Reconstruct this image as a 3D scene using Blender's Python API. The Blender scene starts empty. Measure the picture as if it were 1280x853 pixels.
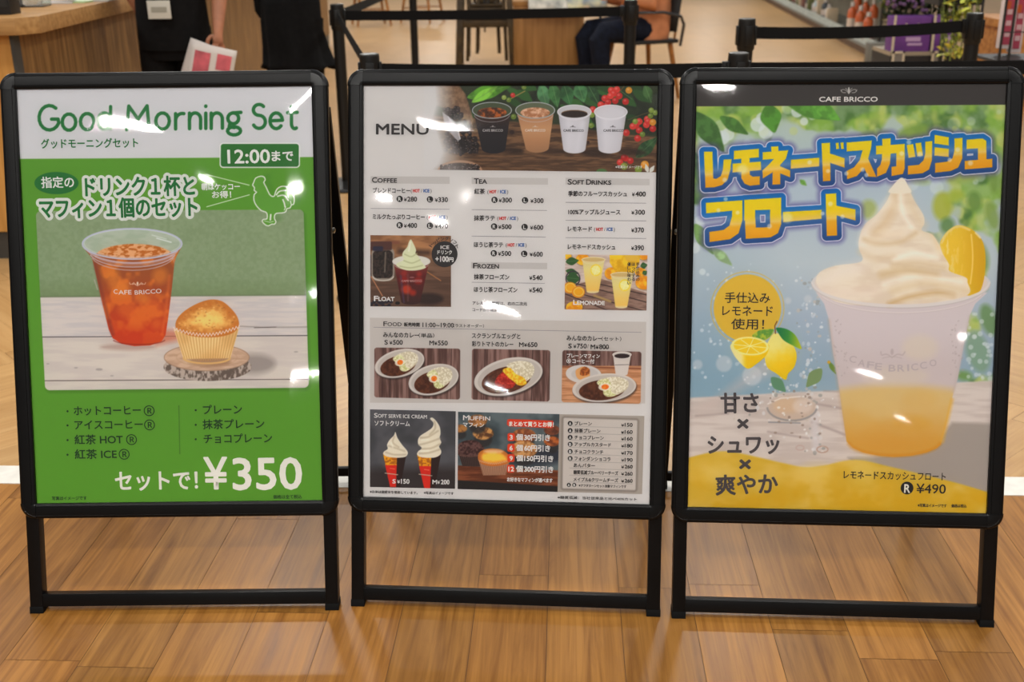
import bpy, bmesh, math, random
import numpy as np
from mathutils import Vector, Matrix
C = bpy.context.scene.collection
SC = bpy.context.scene

# ---------------------------------------------------------------- camera
F_PX, PITCH, ROLL, EYE = 1400.0, 0.35775, -0.0115, 1.3033
cam = bpy.data.objects.new('camera', bpy.data.cameras.new('camera')); C.objects.link(cam)
cam.data.sensor_width = 36; cam.data.lens = F_PX/1280*36; cam.data.clip_end = 200; cam.data.clip_start = .05
_f = np.array([0, math.cos(PITCH), -math.sin(PITCH)]); _r = np.array([1.0, 0, 0]); _u = np.cross(_r, _f)
_r, _u = _r*math.cos(ROLL) + _u*math.sin(ROLL), -_r*math.sin(ROLL) + _u*math.cos(ROLL)
cam.matrix_world = Matrix(((_r[0], _u[0], -_f[0], 0), (_r[1], _u[1], -_f[1], 0), (_r[2], _u[2], -_f[2], EYE), (0, 0, 0, 1)))
cam.data.dof.use_dof = True; cam.data.dof.focus_distance = 2.15; cam.data.dof.aperture_fstop = 5.6
SC.camera = cam

# ---------------------------------------------------------------- light: shop interior glow and rows of ceiling lamps, plus added key lamps
w = bpy.data.worlds.new('interior'); SC.world = w; w.use_nodes = True
_n, _l = w.node_tree.nodes, w.node_tree.links
_tc = _n.new('ShaderNodeTexCoord'); _sx = _n.new('ShaderNodeSeparateXYZ'); _rp = _n.new('ShaderNodeValToRGB')
_l.new(_tc.outputs['Generated'], _sx.inputs[0]); _l.new(_sx.outputs['Z'], _rp.inputs['Fac'])
_e = _rp.color_ramp.elements
_e[0].position = 0.0; _e[0].color = (.2, .18, .15, 1); _e[1].position = .75; _e[1].color = (.62, .62, .63, 1)
_q = _rp.color_ramp.elements.new(.12); _q.color = (.24, .22, .20, 1)
_q = _rp.color_ramp.elements.new(.36); _q.color = (.34, .335, .33, 1)
_l.new(_rp.outputs['Color'], _n['Background'].inputs['Color']); _n['Background'].inputs['Strength'].default_value = .75
LAMPS = [(x, -1.0, 30) for x in (-2.6, -.9, .9, 2.6)] + [(x, 1.2, 13) for x in (-3.2, -1.1, 1.1, 3.2)]  # first row, behind the camera: unseen key lamps added to light the posters
LAMPS += [(-2.5, -2.65, 24), (-1.2, -2.36, 24), (.55, -2.28, 24), (-2.35, -4.1, 10), (-1.58, -4.4, 12), (-1.77, -8.2, 40), (-2.8, -14, 60), (3.7, -15, 60), (4.7, -11.8, 50), (6.1, -25, 60)]
LAMPS += [(x, y, e) for y, e in ((3.4, 18), (6.0, 24), (9.5, 30), (13.5, 32), (18, 34), (24, 36)) for x in (-4.2, -1.4, 1.3, 4.1)]
for x, y, e in LAMPS:
    ld = bpy.data.lights.new('ceiling_and_key_lamp', 'AREA'); ld.shape = 'RECTANGLE'; ld.size, ld.size_y = (.36, .17) if e == 24 else (.5, .2) if e > 15 else (.15, .09)
    ld.energy = e; ld.color = (1, .97, .92)
    lo = bpy.data.objects.new('ceiling_and_key_lamp', ld); lo.location = (x, y, 3.0); C.objects.link(lo)
SC.view_settings.view_transform = 'Standard'; SC.view_settings.look = 'None'; SC.view_settings.gamma = 1
SC.view_settings.use_curve_mapping = False; SC.view_settings.exposure = 0.30
SC.cycles.max_bounces = 8; SC.cycles.transparent_max_bounces = 16
# ---------------------------------------------------------------- helpers
def lin(v):
    v = np.asarray(v, float)/255
    return np.where(v <= .04045, v/12.92, ((v + .055)/1.055)**2.4)
def rgb(c): return tuple(lin(c)) + (1.0,)
MATS = {}
def mat(name, col, rough=.5, spec=.5, metal=0.0, vary=0.0, scale=20.0, bump=0.0, stretch=(1, 1, 1), col2=None, coat=0.0, trans=0.0, sheen=0.0):
    if name in MATS: return MATS[name]
    m = bpy.data.materials.new(name); m.use_nodes = True; n, l = m.node_tree.nodes, m.node_tree.links
    b = n['Principled BSDF']; b.inputs['Base Color'].default_value = rgb(col); b.inputs['Roughness'].default_value = rough
    b.inputs['Specular IOR Level'].default_value = spec; b.inputs['Metallic'].default_value = metal
    b.inputs['Coat Weight'].default_value = coat; b.inputs['Transmission Weight'].default_value = trans
    if vary or bump or col2:
        tc = n.new('ShaderNodeTexCoord'); mp = n.new('ShaderNodeMapping'); mp.inputs['Scale'].default_value = stretch
        nz = n.new('ShaderNodeTexNoise'); nz.inputs['Scale'].default_value = scale; nz.inputs['Detail'].default_value = 5
        l.new(tc.outputs['Object'], mp.inputs['Vector']); l.new(mp.outputs['Vector'], nz.inputs['Vector'])
        if vary or col2:
            r = n.new('ShaderNodeValToRGB'); l.new(nz.outputs['Fac'], r.inputs['Fac'])
            a = np.array(col, float); c2 = np.array(col2, float) if col2 is not None else np.clip(a*(1+vary), 0, 255); c1 = a if col2 is not None else a*(1-vary)
            r.color_ramp.elements[0].position = .35; r.color_ramp.elements[1].position = .65
            r.color_ramp.elements[0].color = rgb(c1); r.color_ramp.elements[1].color = rgb(c2)
            l.new(r.outputs['Color'], b.inputs['Base Color'])
        if bump:
            bp = n.new('ShaderNodeBump'); bp.inputs['Strength'].default_value = bump; bp.inputs['Distance'].default_value = .002
            l.new(nz.outputs['Fac'], bp.inputs['Height']); l.new(bp.outputs['Normal'], b.inputs['Normal'])
    MATS[name] = m; return m
def plank_mat(name, dark, light, rough, along, across, spec=.4, tonemix=.5, knot=.5):
    # wood boards: grain runs along U, every board has its own tone in the colour attribute
    m = bpy.data.materials.new(name); m.use_nodes = True; n, l = m.node_tree.nodes, m.node_tree.links; b = n['Principled BSDF']
    uv = n.new('ShaderNodeUVMap'); mp = n.new('ShaderNodeMapping'); mp.inputs['Scale'].default_value = (along, across, 1); l.new(uv.outputs[0], mp.inputs[0])
    nz = n.new('ShaderNodeTexNoise'); nz.inputs['Scale'].default_value = 1; nz.inputs['Detail'].default_value = 6; nz.inputs['Roughness'].default_value = .62; nz.inputs['Distortion'].default_value = 1.1; l.new(mp.outputs[0], nz.inputs['Vector'])
    mp2 = n.new('ShaderNodeMapping'); mp2.inputs['Scale'].default_value = (along*.35, across*4.5, 1); l.new(uv.outputs[0], mp2.inputs[0])
    n2 = n.new('ShaderNodeTexNoise'); n2.inputs['Scale'].default_value = 1; n2.inputs['Detail'].default_value = 3; l.new(mp2.outputs[0], n2.inputs['Vector'])
    mp3 = n.new('ShaderNodeMapping'); mp3.inputs['Scale'].default_value = (along*1.3, across*.32, 1); l.new(uv.outputs[0], mp3.inputs[0])
    n3 = n.new('ShaderNodeTexNoise'); n3.inputs['Scale'].default_value = 1; n3.inputs['Detail'].default_value = 4; l.new(mp3.outputs[0], n3.inputs['Vector'])
    ad = n.new('ShaderNodeMath'); ad.operation = 'MULTIPLY_ADD'; ad.inputs[1].default_value = .38; l.new(n2.outputs['Fac'], ad.inputs[0]); l.new(nz.outputs['Fac'], ad.inputs[2])
    r = n.new('ShaderNodeValToRGB'); r.color_ramp.elements[0].position = .46; r.color_ramp.elements[1].position = .84
    r.color_ramp.elements[0].color = rgb(dark); r.color_ramp.elements[1].color = rgb(light); l.new(ad.outputs[0], r.inputs['Fac'])
    at = n.new('ShaderNodeAttribute'); at.attribute_name = 'Col'
    mx = n.new('ShaderNodeMix'); mx.data_type = 'RGBA'; mx.blend_type = 'MULTIPLY'; mx.inputs['Factor'].default_value = tonemix
    l.new(r.outputs['Color'], mx.inputs['A']); l.new(at.outputs['Color'], mx.inputs['B'])
    kn = n.new('ShaderNodeValToRGB'); kn.color_ramp.elements[0].position = .60; kn.color_ramp.elements[0].color = (1, 1, 1, 1); kn.color_ramp.elements[1].position = .76; kn.color_ramp.elements[1].color = (.5, .42, .36, 1); l.new(n3.outputs['Fac'], kn.inputs['Fac'])
    m2 = n.new('ShaderNodeMix'); m2.data_type = 'RGBA'; m2.blend_type = 'MULTIPLY'; m2.inputs['Factor'].default_value = knot
    l.new(mx.outputs['Result'], m2.inputs['A']); l.new(kn.outputs['Color'], m2.inputs['B'])
    l.new(m2.outputs['Result'], b.inputs['Base Color']); b.inputs['Roughness'].default_value = rough; b.inputs['Specular IOR Level'].default_value = spec
    rr = n.new('ShaderNodeMapRange'); rr.inputs['To Min'].default_value = rough*.85; rr.inputs['To Max'].default_value = rough*1.25; l.new(nz.outputs['Fac'], rr.inputs['Value']); l.new(rr.outputs[0], b.inputs['Roughness'])
    bp = n.new('ShaderNodeBump'); bp.inputs['Strength'].default_value = .12; bp.inputs['Distance'].default_value = .001; l.new(n2.outputs['Fac'], bp.inputs['Height']); l.new(bp.outputs['Normal'], b.inputs['Normal'])
    MATS[name] = m; return m
class MB:
    """collects shapes, builds ONE mesh object"""
    def __init__(s): s.v, s.f, s.sm = [], [], []
    def add(s, vs, fs, smooth=False):
        k = len(s.v); s.v += [tuple(v) for v in vs]; s.f += [tuple(i+k for i in f) for f in fs]; s.sm += [smooth]*len(fs); return s
    def box(s, x0, x1, y0, y1, z0, z1, M=None):
        P = [Vector((x, y, z)) for z in (z0, z1) for y in (y0, y1) for x in (x0, x1)]
        if M is not None: P = [M @ p for p in P]
        return s.add(P, [(0, 2, 3, 1), (4, 5, 7, 6), (0, 1, 5, 4), (2, 6, 7, 3), (0, 4, 6, 2), (1, 3, 7, 5)])
    def lathe(s, prof, at=(0, 0, 0), n=24, smooth=True, M=None):
        k = len(prof); vs = []
        for j in range(n):
            a = 2*math.pi*j/n
            for r, z in prof:
                p = Vector((at[0] + r*math.cos(a), at[1] + r*math.sin(a), at[2] + z)); vs.append(M @ p if M is not None else p)
        fs = [(j*k+i, ((j+1) % n)*k+i, ((j+1) % n)*k+i+1, j*k+i+1) for j in range(n) for i in range(k-1)]
        s.add(vs, fs, smooth)
        if prof[0][0] > 1e-5: s.add([vs[j*k] for j in range(n)], [tuple(range(n))[::-1]])
        if prof[-1][0] > 1e-5: s.add([vs[j*k+k-1] for j in range(n)], [tuple(range(n))])
        return s
    def tube(s, pts, r, n=10, cap=True, flat=1.0):
        P = [Vector(p) for p in pts]; R = r if isinstance(r, (list, tuple)) else [r]*len(P); vs = []; up = None
        for i, p in enumerate(P):
            d = (P[min(i+1, len(P)-1)] - P[max(i-1, 0)]).normalized()
            if up is None: up = Vector((0, 0, 1)) if abs(d.z) < .9 else Vector((1, 0, 0))
            a = d.cross(up).normalized(); b = a.cross(d).normalized(); up = b
            vs += [p + a*R[i]*math.cos(2*math.pi*j/n) + b*R[i]*flat*math.sin(2*math.pi*j/n) for j in range(n)]
        m = len(P)
        s.add(vs, [(i*n+j, i*n+(j+1) % n, (i+1)*n+(j+1) % n, (i+1)*n+j) for i in range(m-1) for j in range(n)], True)
        if cap: s.add(vs[:n], [tuple(range(n))[::-1]]); s.add(vs[-n:], [tuple(range(n))])
        return s
    def ribbon(s, pts, h, th=.0015):
        """upright band through pts (bottom edge), height h"""
        P = [Vector(p) for p in pts]; vs = []
        for i, p in enumerate(P):
            d = (P[min(i+1, len(P)-1)] - P[max(i-1, 0)]); nn = Vector((-d.y, d.x, 0)).normalized()*th/2
            vs += [p-nn, p+nn, p+nn+Vector((0, 0, h)), p-nn+Vector((0, 0, h))]
        m = len(P); fs = [(i*4+j, i*4+(j+1) % 4, i*4+4+(j+1) % 4, i*4+4+j) for i in range(m-1) for j in range(4)]
        return s.add(vs, fs + [(3, 2, 1, 0), ((m-1)*4, (m-1)*4+1, (m-1)*4+2, (m-1)*4+3)])
    def sweep(s, prof, frames, smooth=True, closed=False, cap=True):
        """prof: 2-D loop, frames: list of (origin, axis_a, axis_b)"""
        k = len(prof); vs = [o + a*x + b*y for o, a, b in frames for x, y in prof]; m = len(frames)
        s.add(vs, [(i*k+j, i*k+(j+1) % k, (i+1)*k+(j+1) % k, (i+1)*k+j) for i in range(m-1) for j in range(k)], smooth)
        if cap: s.add(vs[:k], [tuple(range(k))[::-1]]); s.add(vs[-k:], [tuple(range(k))])
        return s
    def build(s, name, m, parent=None, bevel=0, loc=None, rot=None, subd=0, fix=True):
        me = bpy.data.meshes.new(name); me.from_pydata(s.v, [], s.f)
        me.polygons.foreach_set('use_smooth', s.sm)
        if fix:
            bm = bmesh.new(); bm.from_mesh(me); bmesh.ops.remove_doubles(bm, verts=bm.verts, dist=1e-5); bmesh.ops.recalc_face_normals(bm, faces=bm.faces)
            if bevel:
                ed = [e for e in bm.edges if len(e.link_faces) == 2 and e.calc_face_angle(0) > .6]
                bmesh.ops.bevel(bm, geom=ed, offset=bevel, segments=2, affect='EDGES', profile=.6)
            bm.to_mesh(me); bm.free()
        try: me.set_sharp_from_angle(angle=.7)
        except Exception: pass
        if m is not None: me.materials.append(m)
        o = bpy.data.objects.new(name, me); C.objects.link(o)
        if loc is not None: o.location = loc
        if rot is not None: o.rotation_euler = rot
        if parent is not None: o.parent = parent
        if subd: o.modifiers.new('subdivision', 'SUBSURF').levels = subd; o.modifiers[-1].render_levels = subd
        return o
def tag(o, label=None, cat=None, group=None, kind=None):
    for k, v in (('label', label), ('category', cat), ('group', group), ('kind', kind)):
        if v: o[k] = v
    return o
def thing(name, label, cat, loc=(0, 0, 0), rz=0, group=None):
    o = bpy.data.objects.new(name, None); C.objects.link(o); o.empty_display_size = .1; o.location = loc; o.rotation_euler = (0, 0, rz)
    return tag(o, label, cat, group)
def copy_thing(o, loc, rz, label, group=None):
    c = o.copy(); C.objects.link(c); c.location = loc; c.rotation_euler = (0, 0, rz); c['label'] = label
    if group: c['group'] = group
    for ch in list(o.children):
        d = ch.copy(); C.objects.link(d); d.parent = c
        for g in list(ch.children):
            e = g.copy(); C.objects.link(e); e.parent = d
    return c
def view_ray(px, py):                    # direction in which the photograph's pixel was seen
    px, py = np.asarray(px, float), np.asarray(py, float)
    return _f + ((px-640)/F_PX)[..., None]*_r - ((py-426.5)/F_PX)[..., None]*_u
def spot(px, py, z=0.0, y=None):         # measured point of the place at height z, or at distance y
    d = view_ray(px, py); t = (z-EYE)/d[2] if y is None else y/d[1]
    return Vector((d[0]*t, d[1]*t, EYE + d[2]*t))
# ---------------------------------------------------------------- floor
FLOOR_TURN = -.0494
def board_floor(name, boards, m, z=0.0):
    vs, fs, uvs, cols = [], [], [], []; rnd = random.Random(len(boards))
    for P, O, D in boards:                               # outline, origin corner, direction of the grain
        k = len(vs); vs += [(x, y, z) for x, y in P]; fs.append(tuple(range(k, k+len(P)))); o, q = rnd.uniform(0, 50), rnd.uniform(0, 50)
        t = rnd.uniform(.62, 1.08); h = rnd.uniform(-.05, .05)
        for x, y in P: uvs.append((o + (x-O[0])*D[0] + (y-O[1])*D[1], q - (x-O[0])*D[1] + (y-O[1])*D[0])); cols.append((t+h, t, t-h, 1))
    me = bpy.data.meshes.new(name); me.from_pydata(vs, [], fs)
    u = me.uv_layers.new(name='UVMap'); u.data.foreach_set('uv', np.array(uvs, np.float32).ravel())
    a = me.color_attributes.new('Col', 'FLOAT_COLOR', 'CORNER'); a.data.foreach_set('color', np.array(cols, np.float32).ravel())
    me.materials.append(m); o = bpy.data.objects.new(name, me); C.objects.link(o); o.rotation_euler = (0, 0, FLOOR_TURN); o['kind'] = 'structure'; return o
def cut_low(P, y0):                                      # keeps the part of an outline beyond y0
    out = []
    for (ax, ay), (bx, by) in zip(P, P[1:] + P[:1]):
        if ay >= y0: out.append((ax, ay))
        if (ay >= y0) != (by >= y0): t = (y0-ay)/(by-ay); out.append((ax + (bx-ax)*t, y0))
    return out
oak = plank_mat('oak_boards', (116, 72, 26), (162, 111, 50), .32, 2.2, 34, .3, .6, .5)
pale = plank_mat('pale_boards', (172, 130, 80), (194, 154, 102), .30, 2.5, 24, .4, .2, .15)
rnd = random.Random(11); bs = []; bw = .147; g = .0006; j = -14
for j in range(-24, 25):
    y = -1.6 - rnd.random()*.9
    while y < 2.44:
        L = rnd.choice([.9, .9, .6, 1.2]); y1 = min(y+L, 2.4415)
        if y1 > y + .02: bs.append(([(j*bw+g-.03, y+g), (j*bw+g-.03, y1-g), (j*bw+bw-g-.03, y1-g), (j*bw+bw-g-.03, y+g)][::-1], (j*bw, y), (0, 1)))
        y += L
board_floor('floor', bs, oak)
hb = []; a, bq = .62, .105; s2 = math.sqrt(.5); kk = int(round(a/bq))
R = lambda x, y: ((x-y)*s2, (x+y)*s2)
for m_ in range(-27, 28):                           # herringbone laid at 45 degrees
    for k_ in range(8, 250):
        ox, oy = k_*bq + m_*a, k_*bq - m_*a
        for P, D in (([(ox, oy), (ox+a, oy), (ox+a, oy+bq), (ox, oy+bq)], (s2, s2)), ([(ox-bq, oy), (ox, oy), (ox, oy+a), (ox-bq, oy+a)], (-s2, s2))):
            Q = [R(*p) for p in P]; cx, cy = sum(q[0] for q in Q)/4, sum(q[1] for q in Q)/4
            if cy > 34 or abs(cx) > .55*cy + 5: continue
            Q = cut_low([(cx+(x-cx)*.996, cy+(y-cy)*.996) for x, y in Q], 2.5375)
            if len(Q) > 2: hb.append((Q, (cx, cy), D))
board_floor('floor_herringbone', hb, pale)
MB().box(-16, 16, -2.6, 36, -.05, -.0012).build('floor_base', mat('floor_joints', (96, 66, 40), .7), rot=(0, 0, FLOOR_TURN))['kind'] = 'structure'
MB().box(-6, 6, 2.4418, 2.5372, -.001, .0012).build('trim_1', mat('white_strip', (226, 222, 212), .42, vary=.03, scale=30), rot=(0, 0, FLOOR_TURN))['kind'] = 'structure'

tr = MB()
for y in sorted({l[1] for l in LAMPS}):
    xs = [l[0] for l in LAMPS if l[1] == y]; tr.box(min(xs)-.4, max(xs)+.4, y-.02, y+.02, 3.03, 3.07)
tr.build('ceiling', mat('track_white', (200, 200, 196), .5))['kind'] = 'structure'
# ---------------------------------------------------------------- print painter (numpy): what is printed on the three posters
_lat = {}
def vnoise(X, Y, seed):
    if seed not in _lat: _lat[seed] = np.random.RandomState(seed).rand(64, 64)
    L = _lat[seed]; xi = np.floor(X).astype(int); yi = np.floor(Y).astype(int)
    fx = X - xi; fy = Y - yi; fx = fx*fx*(3 - 2*fx); fy = fy*fy*(3 - 2*fy)
    g = lambda a, b: L[b % 64, a % 64]
    return (g(xi, yi)*(1-fx) + g(xi+1, yi)*fx)*(1-fy) + (g(xi, yi+1)*(1-fx) + g(xi+1, yi+1)*fx)*fy
def fbm(X, Y, sx, sy=None, seed=1, octv=3):
    sy = sy or sx; t = 0; n = 0; a = 1.0
    for k in range(octv):
        t = t + a*vnoise(X/sx*2**k + 7.3*k + seed*3.1, Y/sy*2**k + 3.7*k, seed + k); n += a; a *= .5
    return t/n
def sstep(a, b, x):
    t = np.clip((x - a)/(b - a), 0, 1); return t*t*(3 - 2*t)
def mixc(a, b, t):
    return np.asarray(a, float)*(1 - t[..., None]) + np.asarray(b, float)*t[..., None]
def VN(c1, c2, sx, sy=None, seed=1, lo=.3, hi=.7, octv=3):      # two colours mottled by noise
    return lambda X, Y, d: mixc(c1, c2, sstep(lo, hi, fbm(X, Y, sx, sy, seed, octv)))
def GV(stops):                                                  # colour by height on the sheet
    ys = [s[0] for s in stops]; cs = np.array([s[1] for s in stops], float)
    return lambda X, Y, d: np.stack([np.interp(Y, ys, cs[:, i]) for i in range(3)], -1)
def GH(stops):
    xs = [s[0] for s in stops]; cs = np.array([s[1] for s in stops], float)
    return lambda X, Y, d: np.stack([np.interp(X, xs, cs[:, i]) for i in range(3)], -1)
def smooth(pts, n=6, closed=True):
    P = np.asarray(pts, float); N = len(P); out = []
    for i in range(N if closed else N - 1):
        if closed: a, b, c, d = P[(i-1) % N], P[i], P[(i+1) % N], P[(i+2) % N]
        else: a, b, c, d = P[max(i-1, 0)], P[i], P[i+1], P[min(i+2, N-1)]
        for k in range(n):
            t = k/n
            out.append(.5*((2*b) + (c-a)*t + (2*a-5*b+4*c-d)*t*t + (3*b-a-3*c+d)*t**3))
    if not closed: out.append(P[-1])
    return np.array(out)
def sd_line(X, Y, pts, w):
    d = np.full(X.shape, 1e9)
    for (ax, ay), (bx, by) in zip(pts[:-1], pts[1:]):
        dx, dy = bx-ax, by-ay; l = dx*dx + dy*dy + 1e-9
        t = np.clip(((X-ax)*dx + (Y-ay)*dy)/l, 0, 1)
        d = np.minimum(d, np.hypot(X-ax-t*dx, Y-ay-t*dy))
    return d - w/2
def sd_poly(X, Y, pts):
    P = [tuple(p) for p in pts]
    d = sd_line(X, Y, P + [P[0]], 0); ins = np.zeros(X.shape, bool)
    for (ax, ay), (bx, by) in zip(P, P[1:] + [P[0]]):
        if ay == by: continue
        c = (ay > Y) != (by > Y)
        ins ^= c & (X < (bx-ax)*(Y-ay)/(by-ay) + ax)
    return np.where(ins, -d, d)
def arc(cx, cy, rx, ry, a0, a1, n=14):
    return [(cx + rx*math.cos(math.radians(a0+(a1-a0)*k/n)), cy - ry*math.sin(math.radians(a0+(a1-a0)*k/n))) for k in range(n+1)]

class Canvas:
    def __init__(s, quad, q=1.5, base=(255, 255, 255)):
        q0 = np.array(quad, float)
        w = max(np.hypot(*(q0[1]-q0[0])), np.hypot(*(q0[2]-q0[3]))); h = max(np.hypot(*(q0[3]-q0[0])), np.hypot(*(q0[2]-q0[1])))
        s.W, s.H = int(w*q) + 2, int(h*q) + 2
        u = np.linspace(0, 1, s.W)[None, :, None]; v = np.linspace(0, 1, s.H)[:, None, None]
        P = (q0[0]*(1-u) + q0[1]*u)*(1-v) + (q0[3]*(1-u) + q0[2]*u)*v
        s.X, s.Y = P[..., 0], P[..., 1]
        s.C = np.empty((s.H, s.W, 3)); s.C[:] = base
        s.c0, s.c1, s.r0, s.r1 = s.X.min(0), s.X.max(0), s.Y.min(1), s.Y.max(1)
    def put(s, fn, bb, col, soft=.8, a=1.0):
        if bb is None: I, J = slice(0, s.H), slice(0, s.W)
        else:
            m = soft + 1
            j = np.nonzero((s.c1 >= bb[0]-m) & (s.c0 <= bb[2]+m))[0]; i = np.nonzero((s.r1 >= bb[1]-m) & (s.r0 <= bb[3]+m))[0]
            if len(i) == 0 or len(j) == 0: return
            I, J = slice(i[0], i[-1]+1), slice(j[0], j[-1]+1)
        X, Y = s.X[I, J], s.Y[I, J]
        d = fn(X, Y); al = np.clip(.5 - d/soft, 0, 1)*a
        c = col(X, Y, d) if callable(col) else np.asarray(col, float)
        s.C[I, J] = s.C[I, J]*(1-al[..., None]) + c*al[..., None]
    def poly(s, pts, col, soft=.8, a=1.0, sm=0, grow=0):
        P = smooth(pts, sm) if sm else np.asarray(pts, float)
        lo, hi = P.min(0)-grow, P.max(0)+grow
        s.put(lambda X, Y: sd_poly(X, Y, P) - grow, (lo[0], lo[1], hi[0], hi[1]), col, soft, a)
    def ell(s, cx, cy, rx, ry, col, soft=.8, a=1.0, rot=0):
        c, n = math.cos(math.radians(rot)), math.sin(math.radians(rot)); R = max(rx, ry)
        def f(X, Y):
            x, y = (X-cx)*c + (Y-cy)*n, -(X-cx)*n + (Y-cy)*c
            k = np.hypot(x/rx, y/ry); g = np.hypot(x/rx**2, y/ry**2) + 1e-9
            return np.where(k < .05, -min(rx, ry), k*(k-1)/g)
        s.put(f, (cx-R, cy-R, cx+R, cy+R), col, soft, a)
    def ring(s, cx, cy, rx, ry, w, col, soft=.8, a=1.0, a0=0, a1=360):
        s.line(arc(cx, cy, rx, ry, a0, a1, 40), w, col, soft, a)
    def line(s, pts, w, col, soft=.8, a=1.0, sm=0):
        P = smooth(pts, sm, False) if sm else np.asarray(pts, float)
        lo, hi = P.min(0)-w, P.max(0)+w
        s.put(lambda X, Y: sd_line(X, Y, P, w), (lo[0], lo[1], hi[0], hi[1]), col, soft, a)
    def rect(s, x0, y0, x1, y1, r, col, soft=.8, a=1.0, grow=0):
        cx, cy, hx, hy = (x0+x1)/2, (y0+y1)/2, (x1-x0)/2-r, (y1-y0)/2-r
        def f(X, Y):
            qx, qy = np.abs(X-cx)-hx, np.abs(Y-cy)-hy
            return np.hypot(np.maximum(qx, 0), np.maximum(qy, 0)) + np.minimum(np.maximum(qx, qy), 0) - r - grow
        s.put(f, (x0-grow, y0-grow, x1+grow, y1+grow), col, soft, a)
    def all(s, col, a=1.0):
        s.put(lambda X, Y: np.full(X.shape, -9.0), None, col, 1, a)
    def grain(s, sx, sy, amp, seed, bb=None):
        s.C *= 1 + amp*(fbm(s.X, s.Y, sx, sy, seed)[..., None] - .5)
    def corners(s, quad, r, col):                    # rounds a picture's corners by laying the sheet's colour outside
        P = np.array(quad, float); m = P.mean(0); Q = m + (P-m)*(1 - r/np.abs(P-m))
        s.put(lambda X, Y: -(sd_poly(X, Y, Q) - r), None, col, .8)

# ---- things that recur in the printed pictures
def pic_cup(c, rim, ry, bot, body, liquid_top=None, rimcol=(190, 190, 210), inside=None, lip=.28, soft=.8):
    (xl, xr, yr), (bl, br, yb) = rim, bot; cx, rx = (xl+xr)/2, (xr-xl)/2
    bx, brx = (bl+br)/2, (br-bl)/2; bry = ry*brx/rx
    pts = arc(cx, yr, rx*.94, ry*.94, 180, 360, 16)[::1] + arc(bx, yb-bry, brx, bry, 0, -180, 16)
    c.poly(pts, body, soft)
    c.ell(cx, yr, rx, ry, inside or rimcol, soft)
    if liquid_top: c.ell(cx, yr + ry*.28, rx*.74, ry*.62, liquid_top, soft)
    c.ring(cx, yr, rx-.6, ry-.5, max(.9, rx*.035), rimcol, soft, .95)
    c.line(arc(cx, yr+ry*lip*1.6, rx*.9, ry*.95, 190, 350, 24), max(.6, rx*.02), rimcol, soft, .75)
def pic_muffin(c, dome, domecol, paper, papercol, edge, stripe, n=14):
    c.poly(paper, papercol, .8)
    P = np.array(paper, float); (tl, tr, br, bl) = P[0], P[1], P[2], P[3]
    for k in range(n):
        t = (k+.5)/n; a = tl + (tr-tl)*t; b = bl + (br-bl)*t
        sag = math.sin(math.pi*t)*(br[1]-tr[1])*.08
        c.line([a + (0, 1), b + (0, sag-1)], max(.5, (tr[0]-tl[0])/n*.35), stripe, .8, .75)
    c.poly(dome, domecol, .9, sm=5)
    for k in range(n*2):
        t0, t1 = k/(n*2), (k+1)/(n*2); y = lambda t: (tl[1]+(tr[1]-tl[1])*t) + math.sin(math.pi*t)*(tr[0]-tl[0])*.11
        c.line([(tl[0]+(tr[0]-tl[0])*t0, y(t0) + (1 if k % 2 else -1)*.02*(tr[0]-tl[0])), (tl[0]+(tr[0]-tl[0])*t1, y(t1) + (-1 if k % 2 else 1)*.02*(tr[0]-tl[0]))], max(.7, .012*(tr[0]-tl[0])), edge, .8, .9)
def pic_curry(c, cx, cy, rx, ry, rot, egg=True, red=False, tilt=0):
    co, sn = math.cos(math.radians(rot)), math.sin(math.radians(rot))
    W = lambda u, v: (cx + u*rx*co - v*ry*sn, cy + u*rx*sn + v*ry*co)
    c.ell(cx+1, cy+2, rx*1.0, ry*1.02, (40, 28, 26), 3, .7, rot)
    c.ell(cx, cy+.8, rx, ry, (120, 112, 108), .8, 1, rot)
    c.ell(cx, cy, rx, ry, (205, 198, 192), .8, 1, rot)
    c.ell(*W(.02, .02), rx*.92, ry*.9, (188, 180, 174), 1.2, 1, rot)
    c.ell(*W(-.08, .16), rx*.72, ry*.72, VN((72, 34, 18), (96, 50, 28), 3, 3, 5), .9, 1, rot)
    if red:
        c.poly([W(-.32, -.1), W(-.05, -.35), W(.12, .0), W(.18, .4), W(.0, .68), W(-.25, .5), W(-.42, .25)], VN((150, 24, 14), (205, 60, 40), 2.2, 2.2, 9), 1.2, sm=4)
    rice = [W(.02, -.62), W(.35, -.72), W(.68, -.5), W(.78, -.12), W(.66, .3), W(.42, .5), W(.26, .3), W(.14, -.1)] if red else \
           [W(-.2, -.45), W(.1, -.7), W(.5, -.66), W(.76, -.3), W(.72, .18), W(.5, .5), W(.2, .66), W(.0, .5), W(-.06, .1)]
    c.poly(rice, VN((196, 186, 160), (228, 222, 206), 1.6, 1.6, 3), 1.2, sm=4)
    if red:
        c.poly([W(-.12, -.42), W(.1, -.45), W(.22, -.05), W(.42, .25), W(.46, .62), W(.24, .62), W(.1, .3), W(-.02, .02)], VN((222, 160, 20), (250, 212, 70), 2, 2, 8), 1, sm=4)
    else:
        c.poly([W(-.22, -.42), W(.1, -.62), W(.22, -.2), W(.2, .3), W(.34, .6), W(.1, .68), W(-.04, .45), W(-.04, .1)], VN((190, 190, 130), (226, 226, 190), 1.5, 1.5, 13), 1.2, sm=4)
        c.ell(*W(.02, -.05), rx*.2, ry*.26, (226, 220, 206), 1, .9, rot)
        c.ell(*W(.03, -.05), rx*.115, ry*.185, VN((226, 100, 20), (244, 140, 40), 3, 3, 2), .8, 1, rot)
def pic_planks(c, c1, c2, sx, sy, seed): c.all(VN(c1, c2, sx, sy, seed, .25, .75))
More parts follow.
